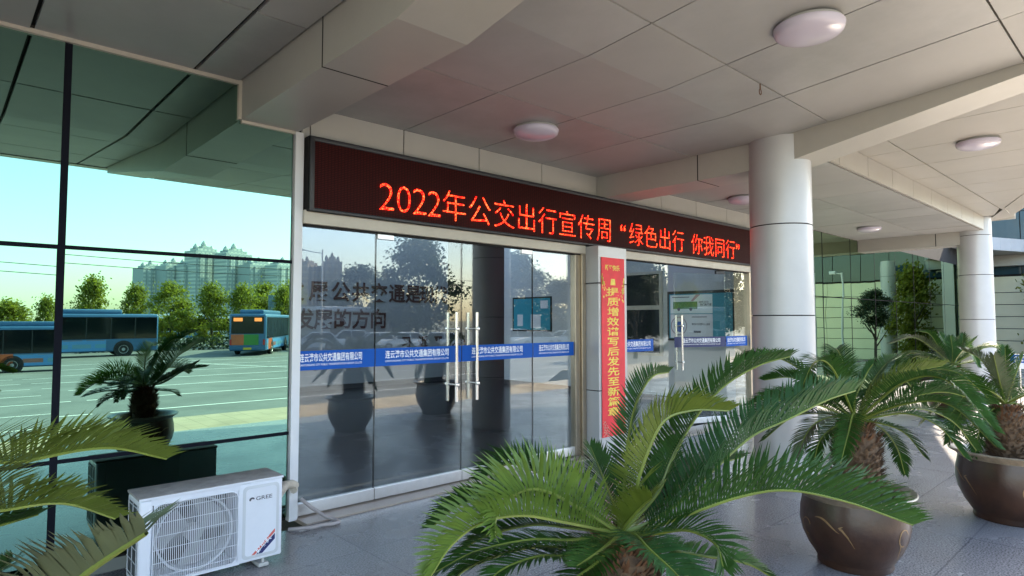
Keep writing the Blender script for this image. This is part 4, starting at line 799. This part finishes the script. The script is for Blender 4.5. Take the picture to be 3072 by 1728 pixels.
tree(25.9,2.55,2.75,1.45,'small clipped courtyard tree in front of the cream panels',CD[0],z0=0,trunk_h=1.55,group='courtyard trees')
# hedge
b=MB(); r_=random.Random(4)
for k in range(5200):
    p=Vector((r_.uniform(8,46),-47+r_.uniform(-.6,.6),LOT+r_.random()*1.1)); n=Vector((r_.gauss(0,1),r_.gauss(0,1),r_.gauss(.5,1))).normalized(); t_=n.orthogonal().normalized(); s_=n.cross(t_); l=r_.uniform(.15,.3)
    b.add([p-t_*l*.5,p+s_*l*.35,p+t_*l*.5,p-s_*l*.35],[(0,1,2,3)])
tag(b.build('hedge',M['crowndark'],recalc=False),'clipped dark hedge along the far side of the car park','hedge')
# ---------------- buses ----------------
def wheel(parent,x,y,r,w,name='wheel'):
    b=MB(); b.lathe([(r*.62,-w/2),(r*.97,-w/2),(r,-w*.3),(r,w*.3),(r*.97,w/2),(r*.62,w/2)],28,(0,0,0),0)
    b.v=[(x+p[0],y+p[2],r+p[1]) for p in b.v]; wh=b.build(name,M['tyre'],parent,smooth=40)
    b=MB(); b.lathe([(.001,-w*.42),(r*.2,-w*.5),(r*.25,-w*.38),(r*.6,-w*.42),(r*.63,-w*.48),(r*.63,w*.48),(r*.6,w*.42),(r*.25,w*.38),(r*.2,w*.5),(.001,w*.42)],20,(0,0,0),0); b.v=[(x+p[0],y+p[2],r+p[1]) for p in b.v]; b.build('rim',M['rim'],wh,smooth=40)
adm=brickmat('printed_bus_advert',(.08,.30,.42),(.30,.10,.06),(.08,.25,.50),1.3,.5,.12,.35,0,'XZ',offset=.4)
adr=mat('orange_red_vinyl',(.50,.10,.03),.35,0,.15,1); adg=mat('green_vinyl',(.035,.20,.03),.35,0,.15,1); bor=mat('lit_bus_display',(.2,.03,.01),.5,emit=(1,.22,.06,1.0))
tl_=mat('tail_lamp_red',(.45,.02,.02),.25)
def bus(label):   # along X, rear at -L/2, front at +L/2, y=+W/2 is the side facing the entrance
    t=thing('city_bus',(0,0,0),label,'bus','city buses in the car park'); L,Wd,H=10.5,2.5,2.95
    b=MB(); b.bbox(-L/2,L/2,-Wd/2,Wd/2,.33,H,.14,0,3); b.build('body',M['bus'],t,smooth=40)
    b=MB()
    for sy in (1,-1):
        y0,y1=(Wd/2-.02,Wd/2+.008) if sy>0 else (-Wd/2-.008,-Wd/2+.02); b.box(-L/2+.25,L/2-.12,y0,y1,1.22,H-.22)
    b.box(-L/2-.008,-L/2+.02,-Wd/2+.16,Wd/2-.16,1.55,H-.18); b.box(L/2-.02,L/2+.008,-Wd/2+.12,Wd/2-.12,.95,H-.15); b.build('window_band',M['busglass'],t)
    b=MB()
    for k in range(7): x=-L/2+.3+k*1.45; b.box(x,x+.06,Wd/2+.006,Wd/2+.014,1.24,H-.24); b.box(x,x+.06,-Wd/2-.014,-Wd/2-.006,1.24,H-.24)
    b.build('window_post',M['black'],t)
    b=MB(); b.bbox(-L/2+1.2,L/2-2.2,-.85,.85,H-.02,H+.32,.12,0,2); b.build('roof_unit',M['bus'],t,smooth=40)
    b=MB(); b.box(-L/2+.4,L/2-3.2,Wd/2+.002,Wd/2+.012,.42,1.15); b.build('side_advert',adm,t)
    b=MB()
    for x in (-3.0,3.1): b.lathe([(.001,0),(.60,0),(.60,.012),(.001,.012)],28,(0,0,0)); 
    b.v=[(((-3.0 if i<len(b.v)//2 else 3.1)+p[0]),Wd/2+.004+p[2],.5+p[1]) for i,p in enumerate(b.v)]; b.build('wheel_arch',M['black'],t)
    for x in (-3.0,3.1):
        for y in (Wd/2-.10,-Wd/2+.10): wheel(t,x,y,.48,.28)
    xr=-L/2-.006
    MB().box(xr-.004,xr,-.95,-.35,H-.52,H-.28).build('rear_display',bor,t); MB().box(xr-.004,xr,.45,.95,H-.52,H-.28).build('rear_display',bor,t)
    MB().box(xr-.004,xr,-1.1,-.25,.75,1.5).build('rear_advert',adr,t); MB().box(xr-.004,xr,-.25,.75,.75,1.5).build('rear_advert',adg,t)
    MB().box(xr-.008,xr-.002,-.28,.28,.42,.58).build('number_plate',M['plate'],t)
    for y in (-1.12,1.12): MB().box(xr-.01,xr-.001,y-.07,y+.07,.75,1.15).build('tail_light',tl_,t)
    b=MB(); b.box(-L/2+.9,-L/2+2.3,-Wd/2-.014,-Wd/2-.002,.42,2.5); b.box(-L/2+.9,-L/2+2.3,Wd/2+.002,Wd/2+.016,.42,1.2); b.build('side_door',adr,t)
    return t
B1=bus('blue city bus parked sideways with a printed side advert')
B1.location=(6.75,-41.4,LOT)
for loc,rz,l in (((2.0,-53.2,LOT),0,'farther blue bus parked sideways at the left edge'),((19.3,-39.6,LOT),-58,'city bus seen from behind with lit orange rear display')):
    c=copy_tree(B1); c.location=loc; c.rotation_euler=(0,0,R(rz)); c['label']=l
t=copy_tree(B1); t.location=(23.5,-74,LOT); t['label']='pale bus parked far off between the trees'; t.rotation_euler=(0,0,R(20))
for ch in t.children:
    if ch.name.startswith('body') or ch.name.startswith('roof_unit'): ch.data=ch.data.copy(); ch.data.materials[0]=M['white']
# ---------------- cars ----------------
def car(label,suv=0):
    t=thing('parked_car',(0,0,0),label,'car','white cars parked in a row'); h=1.5+.18*suv
    def ring(x,w,z0,z1,zs): return [(x,-w,z0),(x,-w*1.0,zs),(x,-w*.93,z1),(x,w*.93,z1),(x,w,zs),(x,w,z0)]
    sec=[(-2.2,.72,.38,.72,.55),(-2.12,.84,.28,.86,.6),(-1.4,.9,.24,.95,.62),(0,.91,.22,.96,.62),(1.1,.9,.24,.93,.62),(1.95,.84,.26,.78,.58),(2.22,.66,.36,.62,.5)]
    b=MB(); V=[]; 
    for s in sec: V+=ring(*s)
    F=[]
    for i in range(len(sec)-1):
        for k in range(5): F.append((i*6+k,i*6+k+1,(i+1)*6+k+1,(i+1)*6+k))
        F.append((i*6+5,i*6,(i+1)*6,(i+1)*6+5))
    n=len(sec)-1; F+= [tuple(range(6)),tuple(n*6+k for k in range(6))[::-1]]
    b.add(V,F); bo=b.build('body',M['carwhite'],t,smooth=50)
    b=MB(); lo=[(-1.75,.80,.93),(1.05,.82,.93)]; hi=[(-1.2+(-.3*suv),.62,h),(.28,.64,h)]
    V=[(lo[0][0],-lo[0][1],.93),(lo[1][0],-lo[1][1],.93),(lo[1][0],lo[1][1],.93),(lo[0][0],lo[0][1],.93),(hi[0][0],-hi[0][1],h-.05),(hi[1][0],-hi[1][1],h-.05),(hi[1][0],hi[1][1],h-.05),(hi[0][0],hi[0][1],h-.05)]
    b.add(V,[(0,1,5,4),(1,2,6,5),(2,3,7,6),(3,0,4,7)]); b.build('window_band',M['carglass'],t)
    b=MB(); b.bbox(hi[0][0]-.03,hi[1][0]+.05,-.66,.66,h-.07,h,.03); 
    for sy in (1,-1):
        b.tube([(1.08,sy*.83,.93),(.30,sy*.65,h-.04)],.035,6); b.tube([(-1.77,sy*.81,.93),(hi[0][0],sy*.63,h-.04)],.045,6); b.tube([(-.45,sy*.83,.93),(-.40,sy*.66,h-.04)],.035,6)
    b.build('roof',M['carwhite'],t,smooth=40)
    for x in (-1.35,1.4):
        for y in (-.82,.82): wheel(t,x,y,.33,.2)
    for y in (-.62,.62): MB().bbox(2.02,2.16,y-.16,y+.16,.58,.70,.02).build('headlight',M['steel'],t); MB().bbox(-2.19,-2.08,y-.16,y+.16,.62,.78,.02).build('tail_light',tl_,t)
    for y in (-.95,.95): MB().bbox(.72,.86,y-.09,y+.09,.93,1.05,.03).build('mirror',M['carwhite'],t)
    return t
c0=car('white parked car nearest the dark tree, first of the row'); c1=car('tall white parked car with a boxy back',1)
first=True
for i,(x,y,rz,k,l) in enumerate([(26.0,-38.5,205,1,'tall white parked car, second of the row'),(27.2,-36,200,0,'white saloon parked third in the row'),(29.0,-34.2,200,0,'white saloon parked fourth in the row'),(31.2,-32.5,198,0,'white saloon parked fifth in the row'),(40,-33,190,1,'tall white parked car right of the gap'),(41.8,-31.5,190,0,'white saloon second right of the gap'),(45.5,-31,190,0,'white saloon third right of the gap'),(52,-30,190,1,'last tall white parked car at the right end')]):
    o=copy_tree(c1 if k else c0); o.location=(x,y,LOT); o.rotation_euler=(0,0,R(rz)); o['label']=l
c0.location=(24.2,-40.5,LOT); c0.rotation_euler=(0,0,R(205)); c1.location=(49,-31,LOT); c1.rotation_euler=(0,0,R(190)); c1['label']='tall white parked car near the right end of the row'
# ---------------- far buildings ----------------
mb_=thing('main_building',(20,20,4.4),'unseen upper storeys of the main building, shaped to shade the hall roof','building')
MB().box(11.7,30,5.4,30,4.42,12.5).build('wall',M['wingwall'],mb_); MB().box(-14,11.7,15.2,30,0,12.5).build('rear_wall',M['cream'],mb_)  # unseen mass shaped to keep sun off the open hall roof
b=MB()
for k in range(4):
    for j in range(11): b.box(11.9+j*1.62,13.4+j*1.62,5.36,5.42,4.9+k*1.9,6.3+k*1.9)
b.build('window',M['wingglass'],mb_)
tw=brickmat('hazy_tower_facade',(.62,.62,.58),(.66,.65,.60),(.40,.43,.44),3.4,3.0,.8,.7,0,'XZ')  # distance haze is put into this pale facade colour
tw2=brickmat('tan_tower_facade',(.42,.34,.26),(.46,.38,.29),(.24,.22,.2),3.2,3.0,.7,.7,0,'XZ')
def tower(x,y,w,d,h,label,m,rz=0,cupola=True):
    t=thing('apartment_tower',(0,0,0),label,'tower','apartment towers on the skyline')
    MB().box(-w/2,w/2,-d/2,d/2,0,h*.93).build('wall',m,t)
    b=MB()
    for sx in (-.36,-.08,.22): b.box(w*sx,w*sx+w*.16,d/2,d/2+1.2,0,h*.9)
    b.build('balcony_bay',m,t)
    b=MB(); b.box(-w*.36,w*.36,-d*.35,d*.35,h*.93,h*.97); b.box(-w*.18,w*.18,-d*.3,d*.3,h*.97,h); 
    for sx,hh in ((-.3,1.0),(0,1.045),(.3,.99)): b.lathe([(w*.10,h*(hh-.035)),(w*.09,h*(hh-.01)),(w*.05,h*(hh+.015)),(.05,h*(hh+.035))],10,(w*sx,0,0))
    b.build('roof',m,t); t.location=(x,y,-.8); t.rotation_euler=(0,0,R(rz)); return t
for i,(x,y,w,h,l) in enumerate([(126,-552,17,45.5,'leftmost pale apartment tower with a pointed roof'),(140,-541,19,47.5,'second pale apartment tower from the left'),(149,-532,16,48,'third pale apartment tower from the left'),(157,-523,20,60,'tallest pale apartment tower with domed roof'),(165,-560,11,43,'narrow pale tower behind the tallest'),(174.5,-506,21,58,'second tallest pale tower right of the tallest'),(190,-493,25,48,'wide pale tower near the white post'),(204,-480,20,48,'rightmost pale tower beside the white post')]):
    tower(x,y,w*1.12,15,h+1.5,l,tw,-17)
tower(131,-276,9,10,31,'grey tan apartment block seen above the dark trees',tw2,-20); tower(141,-270,9,10,33,'tan apartment block with its sunlit side',tw2,25)
lb=thing('low_building',(30,-45,LOT),'low white flat roofed building behind the parked cars','building')
b=MB().box(27,37,-50,-45,LOT,2.6); b.build('wall',M['grey'],lb); MB().bbox(26.5,37.5,-50.4,-44.4,2.6,3.0,.05).build('roof',M['white'],lb)
b=MB()
for k in range(4): b.box(27.8+k*2.3,29.2+k*2.3,-45.02,-44.96,.3,1.6)
b.build('window',M['busglass'],lb)
t=thing('billboard',(25.5,-52,LOT),'small blue grey billboard on a pole among the trees','billboard'); MB().box(24.6,26.6,-52.1,-51.9,2.6,4.2).build('panel',mat('faded_blue_print',(.16,.24,.30),.6,0,.4,2),t); MB().tube([(25.6,-52,LOT),(25.6,-52,2.6)],.12,8).build('pole',M['grey'],t)
t=thing('street_lamp',(20.4,-31.6,LOT),'tall grey street lamp with one long arm','street lamp'); b=MB(); b.tube([(20.4,-31.6,LOT),(20.4,-31.6,6.8)],[.09,.05],8); b.build('pole',M['grey'],t); b=MB(); b.tube([(20.4,-31.6,6.5),(19.3,-32.4,6.75)],.03,6); b.bbox(18.9,19.4,-32.6,-32.3,6.7,6.8,.02); b.build('arm',M['grey'],t)
for k,(z0_,z1_) in enumerate(((8.2,7.2),(7.4,6.5))):
    b=MB(); b.tube([(-40+i*8,-58+.2*i,z0_+(z1_-z0_)*i/16-.5*math.sin(math.pi*((i%5)/5))) for i in range(17)],.03,4,cap=False); tag(b.build('power_line',M['dark']),['upper power line crossing the sky above the trees','lower power line crossing the sky above the trees'][k],'cable')
for x,y,l in ((25.9,.5,'left white security camera mast by the wing'),(26.3,1.35,'right white security camera mast by the wing')):
    t=thing('camera_mast',(x,y,0),l,'camera mast'); b=MB(); b.tube([(x,y,0),(x,y,3.6)],.04,8); b.tube([(x,y,3.55),(x,y-.35,3.6)],.02,6); b.build('pole',M['white'],t); MB().bbox(x-.06,x+.06,y-.5,y-.25,3.55,3.68,.02).build('camera_head',M['white'],t)
